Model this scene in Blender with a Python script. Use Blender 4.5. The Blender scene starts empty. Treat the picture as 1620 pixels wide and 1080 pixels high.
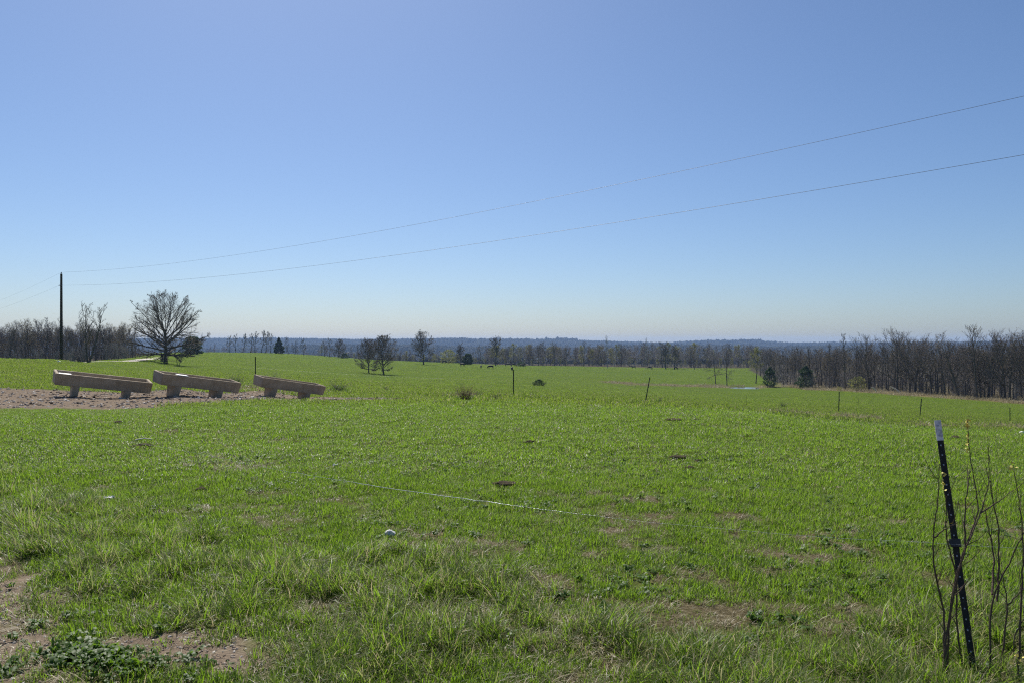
import bpy, math, random
import numpy as np
from mathutils import Vector, Matrix

random.seed(7)
rng = np.random.default_rng(11)
R = math.radians
sc = bpy.context.scene
col = sc.collection

# ------------------------------------------------------------------ camera, sky, sun, exposure
EYE = 1.7          # metres above the grass at the photographer's feet
FPX = 1260.0       # focal length in pixels of the 1620 px wide photograph (28 mm lens)
cam_d = bpy.data.cameras.new('camera')
cam_d.lens = 28.0
cam_d.sensor_width = 36.0
cam_d.clip_start = 0.1
cam_d.clip_end = 20000
cam_d.dof.use_dof = True
cam_d.dof.focus_distance = 15.0
cam_d.dof.aperture_fstop = 8.0
cam = bpy.data.objects.new('camera', cam_d)
cam.location = (0, 0, EYE)
cam.rotation_euler = (R(90.0), 0, 0)
col.objects.link(cam)
sc.camera = cam

SUN_AZ, SUN_EL = R(-18), R(50)
world = bpy.data.worlds.new('World')
sc.world = world
world.use_nodes = True
wn = world.node_tree
wn.nodes.clear()
sky = wn.nodes.new('ShaderNodeTexSky')
sky.sky_type = 'NISHITA'
sky.sun_disc = False
sky.sun_elevation = SUN_EL
sky.sun_rotation = SUN_AZ
sky.air_density = 0.88
sky.dust_density = 0.75
sky.ozone_density = 8.0
bg = wn.nodes.new('ShaderNodeBackground')
bg.inputs['Strength'].default_value = 0.078
wo = wn.nodes.new('ShaderNodeOutputWorld')
wn.links.new(sky.outputs[0], bg.inputs[0])
wn.links.new(bg.outputs[0], wo.inputs[0])

sun_d = bpy.data.lights.new('sun', 'SUN')
sun_d.energy = 5.0
sun_d.angle = R(0.53)
sun_d.color = (1.0, 0.955, 0.88)
sun = bpy.data.objects.new('sun', sun_d)
sdir = Vector((math.sin(SUN_AZ) * math.cos(SUN_EL), math.cos(SUN_AZ) * math.cos(SUN_EL), math.sin(SUN_EL)))
sun.rotation_euler = sdir.to_track_quat('Z', 'Y').to_euler()
sun.location = (0, 0, 60)
col.objects.link(sun)

sc.view_settings.view_transform = 'Standard'
sc.view_settings.look = 'None'
sc.view_settings.exposure = 0.35
sc.view_settings.gamma = 1.0
sc.view_settings.use_curve_mapping = False
sc.render.engine = 'CYCLES'
cy = sc.cycles
cy.max_bounces = 8
cy.diffuse_bounces = 3
cy.glossy_bounces = 2
cy.transmission_bounces = 4
cy.transparent_max_bounces = 8
cy.volume_bounces = 1
cy.use_denoising = False
cy.pixel_filter_type = 'BLACKMAN_HARRIS'
cy.filter_width = 1.15
cy.sample_clamp_indirect = 6.0
cy.caustics_reflective = False
cy.caustics_refractive = False

# ------------------------------------------------------------------ small helpers
def tag(o, label=None, cat=None, group=None, kind=None):
    if label: o['label'] = label
    if cat: o['category'] = cat
    if group: o['group'] = group
    if kind: o['kind'] = kind
    return o

def link(name, me, mat=None, parent=None, loc=None):
    o = bpy.data.objects.new(name, me)
    if mat is not None and not me.materials:
        me.materials.append(mat)
    if loc is not None: o.location = loc
    if parent is not None: o.parent = parent
    col.objects.link(o)
    return o

def empty(name, loc, rz=0.0, s=1.0):
    o = bpy.data.objects.new(name, None)
    o.empty_display_size = 0.2
    o.location = loc
    o.rotation_euler = (0, 0, rz)
    o.scale = (s, s, s)
    col.objects.link(o)
    return o

def np_mesh(name, V, F, smooth=False):
    """V (n,3); F (m,k) with one k"""
    V = np.asarray(V, np.float32); F = np.asarray(F, np.int32)
    me = bpy.data.meshes.new(name)
    k = F.shape[1]
    me.vertices.add(len(V)); me.vertices.foreach_set('co', V.ravel())
    me.loops.add(F.size); me.loops.foreach_set('vertex_index', F.ravel())
    me.polygons.add(len(F))
    me.polygons.foreach_set('loop_start', np.arange(0, F.size, k, dtype=np.int32))
    me.polygons.foreach_set('loop_total', np.full(len(F), k, np.int32))
    if smooth: me.polygons.foreach_set('use_smooth', np.ones(len(F), bool))
    me.update(calc_edges=True)
    return me

def smooth(a, b, x):
    t = np.clip((x - a) / (b - a), 0, 1)
    return t * t * (3 - 2 * t)

def _h(ix, iy, s):
    n = (ix.astype(np.int64) * 374761393 + iy.astype(np.int64) * 668265263 + s * 974711) & 0x7fffffff
    n = ((n ^ (n >> 13)) * 1274126177) & 0x7fffffff
    return ((n ^ (n >> 16)) & 0xffff) / 65535.0

def vnoise(x, y, s=0):
    x = np.asarray(x, float); y = np.asarray(y, float)
    ix = np.floor(x); iy = np.floor(y)
    fx = x - ix; fy = y - iy
    fx = fx * fx * (3 - 2 * fx); fy = fy * fy * (3 - 2 * fy)
    ix = ix.astype(np.int64); iy = iy.astype(np.int64)
    a = _h(ix, iy, s); b = _h(ix + 1, iy, s); c = _h(ix, iy + 1, s); d = _h(ix + 1, iy + 1, s)
    return (a * (1 - fx) + b * fx) * (1 - fy) + (c * (1 - fx) + d * fx) * fy

def fbm(x, y, s=0, o=4):
    t = 0; a = 1.0; w = 0
    for i in range(o):
        t = t + a * vnoise(x * 2 ** i + 17.3 * i, y * 2 ** i - 9.1 * i, s + i); w += a; a *= 0.55
    return t / w

# ------------------------------------------------------------------ terrain heights
# One profile of (distance, height) per bearing, measured from how the land lies.
FARL = [(700, -18), (1200, -40), (1900, -56)]
PROF = {
    -700: [(3, 0), (25, .0), (80, 0), (120, -2), (200, -4.5), (400, -6), (550, -10)],
    0:    [(3, 0), (25, .0), (80, -.02), (120, -2), (200, -4.5), (400, -6), (550, -10)],
    97:   [(3, 0), (22, .05), (25, .0), (60, -.1), (80, -.2), (92, -.55), (120, -1.9), (200, -4), (400, -5), (550, -10)],
    150:  [(3, 0), (22, .0), (25.3, -.08), (60, -.4), (80, -.85), (120, -1.30), (150, -2.0), (200, -3.5), (400, -5), (550, -10)],
    235:  [(3, 0), (22, .0), (25.3, -.07), (60, -.8), (90, -1.3), (120, -1.55), (170, -1.8), (200, -2.4), (300, -3.6), (400, -4.3), (550, -9)],
    275:  [(3, 0), (22, .0), (25.4, -.02), (60, -.8), (146, -2.6), (250, -2.9), (400, -3.8), (550, -9)],
    350:  [(3, 0), (22, .0), (26.7, -.22), (60, -.9), (146, -3.0), (250, -3.7), (410, -3.9), (550, -9)],
    404:  [(3, 0), (22, .0), (29, -.29), (38, -.37), (60, -1.0), (100, -2.4), (146, -3.3), (200, -4.6), (300, -4.5), (460, -4.7), (560, -10)],
    483:  [(3, 0), (22, .0), (30.7, -.54), (40, -.7), (60, -1.2), (100, -2.7), (200, -5.5), (300, -5.4), (460, -5.8), (560, -11)],
    600:  [(3, 0), (20, .0), (30, -.45), (36, -.75), (60, -1.6), (100, -3.3), (220, -7.2), (300, -7.2), (430, -8.3), (560, -13)],
    812:  [(3, 0), (20, .0), (30, -.4), (36.6, -.87), (60, -2.1), (100, -4.3), (145, -6), (220, -8.6), (385, -10.3), (450, -11.8), (560, -14)],
    1022: [(3, 0), (18, .0), (25, -.3), (40, -1.3), (60, -2.5), (100, -5), (150, -8), (240, -11.9), (300, -12.0), (450, -13.0), (560, -15)],
    1180: [(3, 0), (18, -.05), (25, -.5), (35, -1.35), (47, -2.3), (80, -4.6), (120, -7.2), (180, -10.3), (240, -12.6), (300, -12.6), (415, -13), (560, -15)],
    1328: [(3, 0), (16, -.1), (24, -.75), (30, -1.25), (47.7, -2.54), (80, -4.8), (120, -7.4), (180, -10.8), (215, -11.7), (300, -12.5), (560, -15)],
    1457: [(3, 0), (16, -.2), (24, -.95), (30, -1.45), (40, -2.25), (54.3, -3.4), (90, -6.1), (130, -8.7), (185, -10.95), (300, -12.5), (560, -15)],
    1620: [(3, 0), (16, -.35), (24, -1.0), (30, -1.55), (40, -2.45), (50, -3.6), (60, -4.5), (90, -6.55), (130, -9.1), (160, -10.6), (220, -12), (560, -15)],
    2300: [(3, 0), (16, -.5), (24, -1.2), (40, -2.8), (60, -4.6), (90, -6.8), (130, -9.5), (220, -12), (560, -15)],
}
RIDGE = {-700: 540, 0: 538, 300: 537, 420: 538, 520: 540, 600: 540.5, 720: 539, 812: 540.5, 900: 541, 960: 544, 1022: 545, 1100: 543, 1170: 540.5, 1260: 545,
         1328: 541, 1457: 543, 1620: 542, 2300: 542}

def pchip(x, y, xi):
    x = np.asarray(x, float); y = np.asarray(y, float)
    h = np.diff(x); d = np.diff(y) / h
    m = np.zeros_like(y)
    for i in range(1, len(x) - 1):
        if d[i - 1] * d[i] > 0:
            w1 = 2 * h[i] + h[i - 1]; w2 = h[i] + 2 * h[i - 1]
            m[i] = (w1 + w2) / (w1 / d[i - 1] + w2 / d[i])
    m[0] = d[0] * 0; m[-1] = d[-1]
    xi = np.clip(xi, x[0], x[-1])
    k = np.clip(np.searchsorted(x, xi) - 1, 0, len(h) - 1)
    t = (xi - x[k]) / h[k]
    return ((1 + 2 * t) * (1 - t) ** 2 * y[k] + t * (1 - t) ** 2 * h[k] * m[k]
            + t * t * (3 - 2 * t) * y[k + 1] + t * t * (t - 1) * h[k] * m[k + 1])

NA, NR = 361, 420
AZG = np.linspace(R(-62), R(62), NA)
LRG = np.linspace(math.log(3.0), math.log(7000.0), NR)
for _u in (520, 700, 900, 960, 1100, 1260):      # more bearings for the far skyline
    ks = sorted(PROF); lo_ = max(k for k in ks if k < _u); hi_ = min(k for k in ks if k > _u); w = (_u - lo_) / (hi_ - lo_)
    ys = sorted({a for a, b in PROF[lo_]} | {a for a, b in PROF[hi_]})
    f_ = lambda P_, y: np.interp(math.log(y), [math.log(a) for a, b in P_], [b for a, b in P_])
    PROF[_u] = [(y, float(f_(PROF[lo_], y) * (1 - w) + f_(PROF[hi_], y) * w)) for y in ys]
_us = sorted(PROF)
_tab = np.zeros((len(_us), NR))
_azs = []
for i, u in enumerate(_us):
    az = math.atan((u - 810) / FPX); _azs.append(az)
    top = EYE - (np.interp(u, sorted(RIDGE), [RIDGE[k] for k in sorted(RIDGE)]) - 540) / FPX * 4300
    row2 = np.interp(u, [-700, 100, 420, 700, 880, 1050, 1180, 1350, 2300], [549, 549, 552, 547, 550.5, 546, 548.5, 545.5, 549])
    kn = PROF[u] + FARL + [(2650, EYE - (row2 + 4 - 540) / FPX * 2650), (3300, -46), (4300, top), (5200, top - 25), (6600, top - 30)]
    rr = [math.log(a / max(math.cos(az), .6)) for a, b in kn]
    _tab[i] = pchip(rr, [b for a, b in kn], LRG)
TAB = np.zeros((NA, NR))
for j in range(NR):
    TAB[:, j] = pchip(_azs, _tab[:, j], AZG)
for _ in range(5):      # soften across bearings, more where far
    T2 = TAB.copy(); T2[1:-1] = (TAB[:-2] + 2 * TAB[1:-1] + TAB[2:]) / 4; TAB = T2
    T2 = TAB.copy(); T2[:, 1:-1] = (TAB[:, :-2] + 2 * TAB[:, 1:-1] + TAB[:, 2:]) / 4; TAB = T2

POND = (73.0, 250.0, 5.6, 6.0)
def pond_mask(x, y):
    d = np.sqrt(((x - POND[0]) / POND[2]) ** 2 + ((y - POND[1]) / POND[3]) ** 2)
    d = d + (fbm(x * .15, y * .15, 31) - .5) * .35
    return 1 - smooth(.8, 1.1, d)

def gz(x, y):
    x = np.asarray(x, float); y = np.asarray(y, float)
    r = np.hypot(x, y); az = np.arctan2(x, y)
    fa = (np.clip(az, AZG[0], AZG[-1]) - AZG[0]) / (AZG[1] - AZG[0])
    fr = (np.log(np.clip(r, 3.001, 6990)) - LRG[0]) / (LRG[1] - LRG[0])
    ia = np.clip(fa.astype(int), 0, NA - 2); ir = np.clip(fr.astype(int), 0, NR - 2)
    ta = fa - ia; tr = fr - ir
    z = (TAB[ia, ir] * (1 - ta) + TAB[ia + 1, ir] * ta) * (1 - tr) + (TAB[ia, ir + 1] * (1 - ta) + TAB[ia + 1, ir + 1] * ta) * tr
    z = z * (1 - smooth(R(70), R(120), np.abs(az)))
    near = 1 - smooth(20, 60, r)
    z = z + (fbm(x * 1.9, y * 1.9, 3, 3) - .5) * .045 * near + (fbm(x * .45, y * .45, 5, 2) - .5) * .09 * smooth(5, 12, r) * (1 - smooth(150, 400, r))
    z = z + (fbm(x * .07, y * .07, 8, 3) - .5) * .30 * smooth(40, 100, r) * (1 - smooth(500, 900, r))
    z = z + (fbm(x * .0016, y * .0016, 9, 4) - .5) * 26 * smooth(1300, 2600, r)
    z = z - pond_mask(x, y) * 0.8
    return z

def at(u, Y):
    """world point on the ground at bearing u (photo column) and distance Y ahead"""
    x = (u - 810) / FPX * Y
    return Vector((x, Y, float(gz(x, Y))))

# ------------------------------------------------------------------ land-use masks
PADF = ([-600, 0, 250, 400, 520, 620, 660], [19.3, 19.5, 20.6, 22.8, 25, 28.4, 30.2])
PADB = ([-600, 0, 100, 250, 400, 520, 600, 660], [29.5, 29.0, 28.6, 30.2, 33, 33.5, 32.6, 31.2])
def px_u(x, y):
    return 810 + FPX * x / np.maximum(y, .5)
def pad_mask(x, y):
    u = px_u(x, y)
    f = np.interp(u, *PADF); b = np.interp(u, *PADB)
    n = (fbm(x * .9, y * .9, 21) - .5) * 2.2
    m = smooth(-.35, .35, y - f + n) * smooth(-.35, .35, b - y + n)
    return m * (u < 670) * (y > 15) * (y < 40)
def shoulder_mask(x, y):
    n = (fbm(x * 2.3, y * 2.3, 22) - .5) * .9
    a = smooth(-.12, .18, -((x + 2.25) * 1.4 / 1.84 + (y - 4.35) * 1.2 / 1.84) + n + (fbm(x * 9, y * 9, 27, 2) - .5) * .5)   # roadside strip on the left
    a = a * (1 - smooth(6.0, 8.0, y + fbm(x * .7, y * .7, 30)))
    a = np.maximum(a, smooth(-.1, .1, 3.0 - y + n * .6) * (np.hypot(x, y) < 60))
    p = np.hypot((x + 1.88 + (y - 4.4) * .8) / .62, (y - 4.36) / .36)
    b = 1 - smooth(.6, 1.15, p + n * .6 + (fbm(x * 9, y * 9, 28, 2) - .5) * .7)
    return np.maximum(a, b)
def long_mask(x, y):
    u = px_u(x, y); row = 540 + FPX * EYE / np.maximum(y, 1)
    L = np.interp(u, [0, 150, 300, 500, 700, 850, 950, 1100, 1300, 1450, 1620], [780, 815, 865, 880, 905, 925, 975, 1005, 1020, 1000, 950])
    n = (fbm(x * 1.1, y * 1.1, 23) - .5) * 150
    return smooth(-15, 40, row - L + n)
def thatch_mask(x, y):
    """worn, brown patches in the near pasture"""
    r = np.hypot(x, y)
    n = fbm(x * .8, y * .8, 24, 4); n2 = fbm(x * 2.6, y * 2.6, 25, 3)
    u = px_u(x, y)
    reg = .30 + .65 * smooth(350, 900, u) * (1 - smooth(6.6, 8.6, y)) + .3 * (1 - smooth(300, 700, u)) * smooth(6, 9, y) * (1 - smooth(14, 18, y))
    reg = reg * (1 - smooth(16, 40, r) * .55)
    n3 = fbm(x * 7.5, y * 7.5, 29, 2)
    return smooth(.475, .66, n * .40 + n2 * .35 + n3 * .25 + (reg - .6) * .20)
def tan_mask(x, y):
    """dry margins: fence lip on the right, round the pond, along the wood"""
    u = px_u(x, y); n = (fbm(x * .3, y * .3, 26) - .5)
    a = smooth(1020, 1250, u) * np.exp(-((y - np.interp(u, [1000, 1328, 1457, 1620], [41, 36, 31, 28])) / 3.2) ** 2) * .75
    b = smooth(930, 1000, u) * (1 - smooth(1290, 1330, u)) * np.exp(-((y - 251 - n * 5) / 5.0) ** 2) * (.55 + 1.2 * n)
    e = wood_edge(u)
    c = smooth(1200, 1290, u) * smooth(-9, -2, y - e + n * 5)
    return np.clip(np.maximum(np.maximum(a * (.4 + n * 2.4), b), c), 0, 1)
def wood_edge(u):
    return np.interp(u, [1180, 1210, 1240, 1280, 1328, 1457, 1620, 1900, 2400], [430, 300, 256, 232, 222, 190, 162, 130, 100])
def wood_mask(x, y):
    u = px_u(x, y); r = np.hypot(x, y)
    e = wood_edge(u)
    a = smooth(0, 6, y - e) * (u > 1185)
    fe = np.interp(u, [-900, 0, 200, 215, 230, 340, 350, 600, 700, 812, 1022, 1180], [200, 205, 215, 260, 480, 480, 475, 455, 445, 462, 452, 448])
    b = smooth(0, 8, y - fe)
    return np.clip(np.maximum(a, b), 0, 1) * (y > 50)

# ------------------------------------------------------------------ materials
def mat(name, base=(.2, .2, .2), rough=.8, spec=.3, metal=0.0):
    m = bpy.data.materials.new(name)
    m.use_nodes = True
    b = m.node_tree.nodes['Principled BSDF']
    b.inputs['Base Color'].default_value = (*base, 1)
    b.inputs['Roughness'].default_value = rough
    b.inputs['Specular IOR Level'].default_value = spec
    b.inputs['Metallic'].default_value = metal
    return m, m.node_tree, b

def nd(nt, t, **kw):
    n = nt.nodes.new(t)
    for k, v in kw.items():
        setattr(n, k, v)
    return n

def noise(nt, scale, detail=4, rough=.6, coord=None, dist=0.0):
    n = nd(nt, 'ShaderNodeTexNoise')
    n.inputs['Scale'].default_value = scale; n.inputs['Detail'].default_value = detail
    n.inputs['Roughness'].default_value = rough; n.inputs['Distortion'].default_value = dist
    if coord is not None: nt.links.new(coord, n.inputs['Vector'])
    return n.outputs['Fac']

def ramp(nt, fac, stops):
    r = nd(nt, 'ShaderNodeValToRGB')
    e = r.color_ramp.elements
    while len(e) < len(stops): e.new(.5)
    for i, (p, c) in enumerate(stops):
        e[i].position = p
        e[i].color = (*c, 1) if hasattr(c, '__len__') else (c, c, c, 1)
    nt.links.new(fac, r.inputs[0])
    return r.outputs[0]

def mix(nt, fac, a, b, mode='MIX'):
    m = nd(nt, 'ShaderNodeMix', data_type='RGBA', blend_type=mode)
    for sock, v in ((0, fac), (6, a), (7, b)):
        if hasattr(v, 'links') or isinstance(v, bpy.types.NodeSocket): nt.links.new(v, m.inputs[sock])
        elif hasattr(v, '__len__'): m.inputs[sock].default_value = (*v, 1)
        else: m.inputs[sock].default_value = v
    return m.outputs[2]

def math_n(nt, op, a, b=None):
    m = nd(nt, 'ShaderNodeMath', operation=op)
    for i, v in enumerate((a, b)):
        if v is None: continue
        if isinstance(v, bpy.types.NodeSocket): nt.links.new(v, m.inputs[i])
        else: m.inputs[i].default_value = v
    return m.outputs[0]

def bump(nt, b, h, strength=.5, dist=.02):
    n = nd(nt, 'ShaderNodeBump')
    n.inputs['Strength'].default_value = strength; n.inputs['Distance'].default_value = dist
    nt.links.new(h, n.inputs['Height']); nt.links.new(n.outputs[0], b.inputs['Normal'])

def geo_pos(nt):
    return nd(nt, 'ShaderNodeNewGeometry').outputs['Position']
def obj_co(nt):
    return nd(nt, 'ShaderNodeTexCoord').outputs['Object']
def attr(nt, name, typ='GEOMETRY', out='Fac'):
    a = nd(nt, 'ShaderNodeAttribute'); a.attribute_name = name; a.attribute_type = typ
    return a.outputs[out]

# ground
m_ground, nt, b = mat('pasture_ground', rough=1.0, spec=.03)
P = geo_pos(nt)
n1 = noise(nt, .035, 5, .6, P); n2 = noise(nt, .35, 5, .65, P); n3 = noise(nt, 3.5, 5, .7, P); n4 = noise(nt, 38, 4, .7, P)
GREEN = ramp(nt, n2, [(.3, (.050, .090, .007)), (.5, (.076, .120, .010)), (.7, (.108, .148, .016))])
g2 = ramp(nt, n1, [(.35, (.058, .096, .011)), (.65, (.096, .130, .018))])
gr = mix(nt, .5, GREEN, g2)
speck = ramp(nt, n3, [(.35, .72), (.65, 1.18)])
gr = mix(nt, 1.0, gr, speck, 'MULTIPLY')
th = ramp(nt, n4, [(.3, (.035, .028, .014)), (.5, (.090, .074, .040)), (.72, (.19, .16, .095))])
c = mix(nt, attr(nt, 'thatch'), gr, th)
dirt = ramp(nt, n4, [(.25, (.070, .050, .036)), (.5, (.185, .138, .100)), (.75, (.36, .285, .215))])
dirt = mix(nt, .5, dirt, ramp(nt, n3, [(.3, (.085, .066, .046)), (.7, (.26, .21, .155))]))
c = mix(nt, attr(nt, 'dirt'), c, dirt)
tanc = ramp(nt, n3, [(.3, (.10, .085, .035)), (.55, (.20, .145, .075)), (.75, (.30, .22, .13))])
c = mix(nt, attr(nt, 'tan'), c, tanc)
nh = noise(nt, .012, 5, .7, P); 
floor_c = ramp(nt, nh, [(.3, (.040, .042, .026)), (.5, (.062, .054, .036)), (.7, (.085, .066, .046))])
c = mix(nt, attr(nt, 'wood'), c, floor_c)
nt.links.new(c, b.inputs['Base Color'])
bump(nt, b, n4, .6, .03)

def leaf_mat(name, c0, c1, tcol, trans=.45, rough=.4, spec=.5, patch=True):
    """blade or leaf: gloss + light coming through; colour varies by plant and by ground patch"""
    m = bpy.data.materials.new(name); m.use_nodes = True
    nt = m.node_tree; b = nt.nodes['Principled BSDF']
    oi = nd(nt, 'ShaderNodeObjectInfo').outputs['Random']
    f = oi
    if patch:
        pn = noise(nt, .5, 4, .6, geo_pos(nt))
        mpp = nd(nt, 'ShaderNodeMapping'); mpp.inputs['Scale'].default_value = (.35, 1, 1); nt.links.new(geo_pos(nt), mpp.inputs[0])
        pn2 = noise(nt, .07, 4, .65, mpp.outputs[0])
        f = math_n(nt, 'ADD', math_n(nt, 'MULTIPLY', oi, .45), math_n(nt, 'MULTIPLY', math_n(nt, 'SUBTRACT', pn, .25), .7))
        f = math_n(nt, 'ADD', f, math_n(nt, 'MULTIPLY', math_n(nt, 'SUBTRACT', pn2, .5), 1.6))
        f = math_n(nt, 'MINIMUM', math_n(nt, 'MAXIMUM', f, 0.0), 1.2)
    vr = attr(nt, 'bladec')
    colr = mix(nt, f, c0, c1)
    colr = mix(nt, vr, colr, (.30, .26, .14))
    nt.links.new(colr, b.inputs['Base Color'])
    b.inputs['Roughness'].default_value = rough
    b.inputs['Specular IOR Level'].default_value = spec
    t = nd(nt, 'ShaderNodeBsdfTranslucent')
    tc = mix(nt, vr, mix(nt, f, tcol, tuple(min(1, v * 1.35) for v in tcol)), (.42, .36, .20))
    nt.links.new(tc, t.inputs[0])
    mx = nd(nt, 'ShaderNodeMixShader'); mx.inputs[0].default_value = trans
    nt.links.new(b.outputs[0], mx.inputs[1]); nt.links.new(t.outputs[0], mx.inputs[2])
    nt.links.new(mx.outputs[0], nt.nodes['Material Output'].inputs['Surface'])
    return m

m_grass = leaf_mat('grass_blade', (.056, .116, .008), (.126, .178, .015), (.20, .355, .012), .54, .42, .30)
m_grass_far = leaf_mat('pasture_blade', (.066, .112, .010), (.116, .155, .017), (.19, .30, .016), .54, .5, .18)
m_dry = leaf_mat('dry_straw', (.20, .155, .085), (.34, .29, .18), (.30, .25, .14), .3, .5, .4, False)
m_weed = leaf_mat('weed_leaf', (.045, .10, .012), (.09, .15, .02), (.14, .26, .015), .45, .5, .3)
m_cedar = leaf_mat('cedar_needles', (.022, .045, .014), (.048, .075, .022), (.04, .08, .015), .25, .6, .2, False)
m_spring = leaf_mat('spring_buds', (.16, .17, .05), (.22, .21, .07), (.26, .27, .07), .4, .6, .2, False)
m_brownbud = leaf_mat('brown_buds', (.15, .12, .07), (.20, .155, .085), (.20, .16, .07), .3, .6, .2, False)
m_bloom = leaf_mat('white_blossom', (.42, .39, .38), (.55, .52, .51), (.4, .38, .36), .3, .6, .2, False)
m_yellow, _, _ = mat('yellow_flower', (.60, .52, .12), .6, .3)

def bark(name, a, b_, sc_=9):
    m, nt, b = mat(name, rough=.9, spec=.15)
    oc = obj_co(nt)
    mp = nd(nt, 'ShaderNodeMapping'); mp.inputs['Scale'].default_value = (1, 1, .25)
    nt.links.new(oc, mp.inputs[0])
    n = noise(nt, sc_, 4, .7, mp.outputs[0])
    nt.links.new(ramp(nt, n, [(.3, a), (.7, b_)]), b.inputs['Base Color'])
    bump(nt, b, n, .6, .02)
    return m
m_bark = bark('grey_brown_bark', (.070, .058, .047), (.145, .125, .105))
m_bark_pale = bark('pale_sycamore_bark', (.20, .19, .17), (.42, .40, .36))
m_twig = bark('twig_bark', (.135, .114, .098), (.235, .203, .178))
m_twig_pale = bark('pale_twig_bark', (.17, .155, .13), (.28, .26, .22))
m_stem = bark('sapling_bark', (.07, .05, .04), (.16, .12, .09), 60)

m_conc, nt, b = mat('weathered_concrete', rough=.92, spec=.2)
oc = obj_co(nt)
n = noise(nt, 2.2, 5, .65, oc); n2_ = noise(nt, 28, 5, .7, oc)
mp = nd(nt, 'ShaderNodeMapping'); mp.inputs['Scale'].default_value = (9, 9, .8); nt.links.new(oc, mp.inputs[0])
streak = noise(nt, 2.0, 4, .7, mp.outputs[0])
cc = ramp(nt, n, [(.3, (.29, .235, .165)), (.55, (.42, .35, .26)), (.75, (.50, .43, .335))])
cc = mix(nt, ramp(nt, streak, [(.45, 0.0), (.75, .35)]), cc, (.16, .12, .085))
cc = mix(nt, 1.0, cc, ramp(nt, n2_, [(.3, .8), (.7, 1.12)]), 'MULTIPLY')
nt.links.new(cc, b.inputs['Base Color'])
bump(nt, b, n2_, .5, .012)

m_pole, nt, b = mat('creosoted_pole', rough=.9, spec=.15)
mp = nd(nt, 'ShaderNodeMapping'); mp.inputs['Scale'].default_value = (6, 6, .3); nt.links.new(obj_co(nt), mp.inputs[0])
nt.links.new(ramp(nt, noise(nt, 3, 4, .7, mp.outputs[0]), [(.3, (.035, .028, .022)), (.7, (.085, .068, .052))]), b.inputs['Base Color'])
m_wire, _, _ = mat('line_wire', (.10, .10, .11), .5, .4, .3)
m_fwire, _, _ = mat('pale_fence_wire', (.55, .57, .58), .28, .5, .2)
m_steel, nt, b = mat('black_painted_steel', rough=.6, spec=.25)
nt.links.new(ramp(nt, noise(nt, 45, 4, .7, obj_co(nt)), [(.35, (.012, .014, .013)), (.66, (.03, .03, .028)), (.8, (.085, .05, .03))]), b.inputs['Base Color'])
m_tip, nt, b = mat('worn_white_tip', rough=.35, spec=.6, metal=.0)
nt.links.new(ramp(nt, noise(nt, 30, 4, .7, obj_co(nt)), [(.35, (.40, .38, .37)), (.6, (.72, .71, .72))]), b.inputs['Base Color'])
m_stud, _, _ = mat('glint_stud', (.34, .35, .37), .3, .6, .5)  # pale stud colour stands in for the glints along the post
m_tpost, _, _ = mat('green_fence_steel', (.028, .036, .026), .6, .3)
m_ins, _, _ = mat('black_plastic', (.012, .012, .013), .35, .5)
m_cer, _, _ = mat('glazed_insulator', (.16, .17, .19), .25, .5)
m_cow, _, _ = mat('black_hide', (.012, .010, .009), .7, .3)
m_white, nt, b = mat('white_block', rough=.55, spec=.4)
nt.links.new(ramp(nt, noise(nt, 20, 3, .6, obj_co(nt)), [(.3, (.62, .62, .60)), (.7, (.82, .82, .80))]), b.inputs['Base Color'])
m_dung, nt, b = mat('dried_dung', rough=.95, spec=.1)
nd_ = noise(nt, 30, 4, .7, obj_co(nt))
nt.links.new(ramp(nt, nd_, [(.3, (.045, .033, .022)), (.6, (.12, .09, .06)), (.8, (.25, .20, .15))]), b.inputs['Base Color'])
bump(nt, b, nd_, .8, .03)
m_stone, nt, b = mat('gravel_stone', rough=.9, spec=.2)
oi = nd(nt, 'ShaderNodeObjectInfo').outputs['Random']
nt.links.new(ramp(nt, oi, [(.0, (.06, .045, .035)), (.3, (.20, .155, .12)), (.6, (.32, .265, .215)), (.85, (.46, .41, .35)), (1.0, (.62, .58, .52))]), b.inputs['Base Color'])
m_limestone, nt, b = mat('pale_limestone', rough=.85, spec=.2)
n_ = noise(nt, 22, 4, .7, obj_co(nt))
nt.links.new(ramp(nt, n_, [(.3, (.80, .79, .76)), (.6, (.92, .91, .89))]), b.inputs['Base Color']); bump(nt, b, n_, .7, .02)
m_track, nt, b = mat('gravel_track', rough=.9, spec=.2)
nt.links.new(ramp(nt, noise(nt, 1.6, 4, .7, geo_pos(nt)), [(.3, (.42, .37, .31)), (.7, (.60, .55, .48))]), b.inputs['Base Color'])
m_water, nt, b = mat('pond_water', (.02, .028, .02), .06, .5)
bump(nt, b, noise(nt, 1.2, 3, .6, geo_pos(nt)), .12, .05)
m_log, _, _ = mat('bleached_wood', (.60, .56, .50), .8, .2)
m_canopy, nt, b = mat('distant_tree_crowns', rough=.95, spec=.05)
oi = nd(nt, 'ShaderNodeObjectInfo').outputs['Random']
pn = noise(nt, .004, 4, .6, geo_pos(nt))
cf = math_n(nt, 'ADD', math_n(nt, 'MULTIPLY', oi, .5), math_n(nt, 'MULTIPLY', pn, .5))
nt.links.new(ramp(nt, cf, [(.2, (.016, .026, .016)), (.45, (.040, .038, .028)), (.6, (.052, .048, .034)), (.8, (.058, .064, .034))]), b.inputs['Base Color'])

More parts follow.
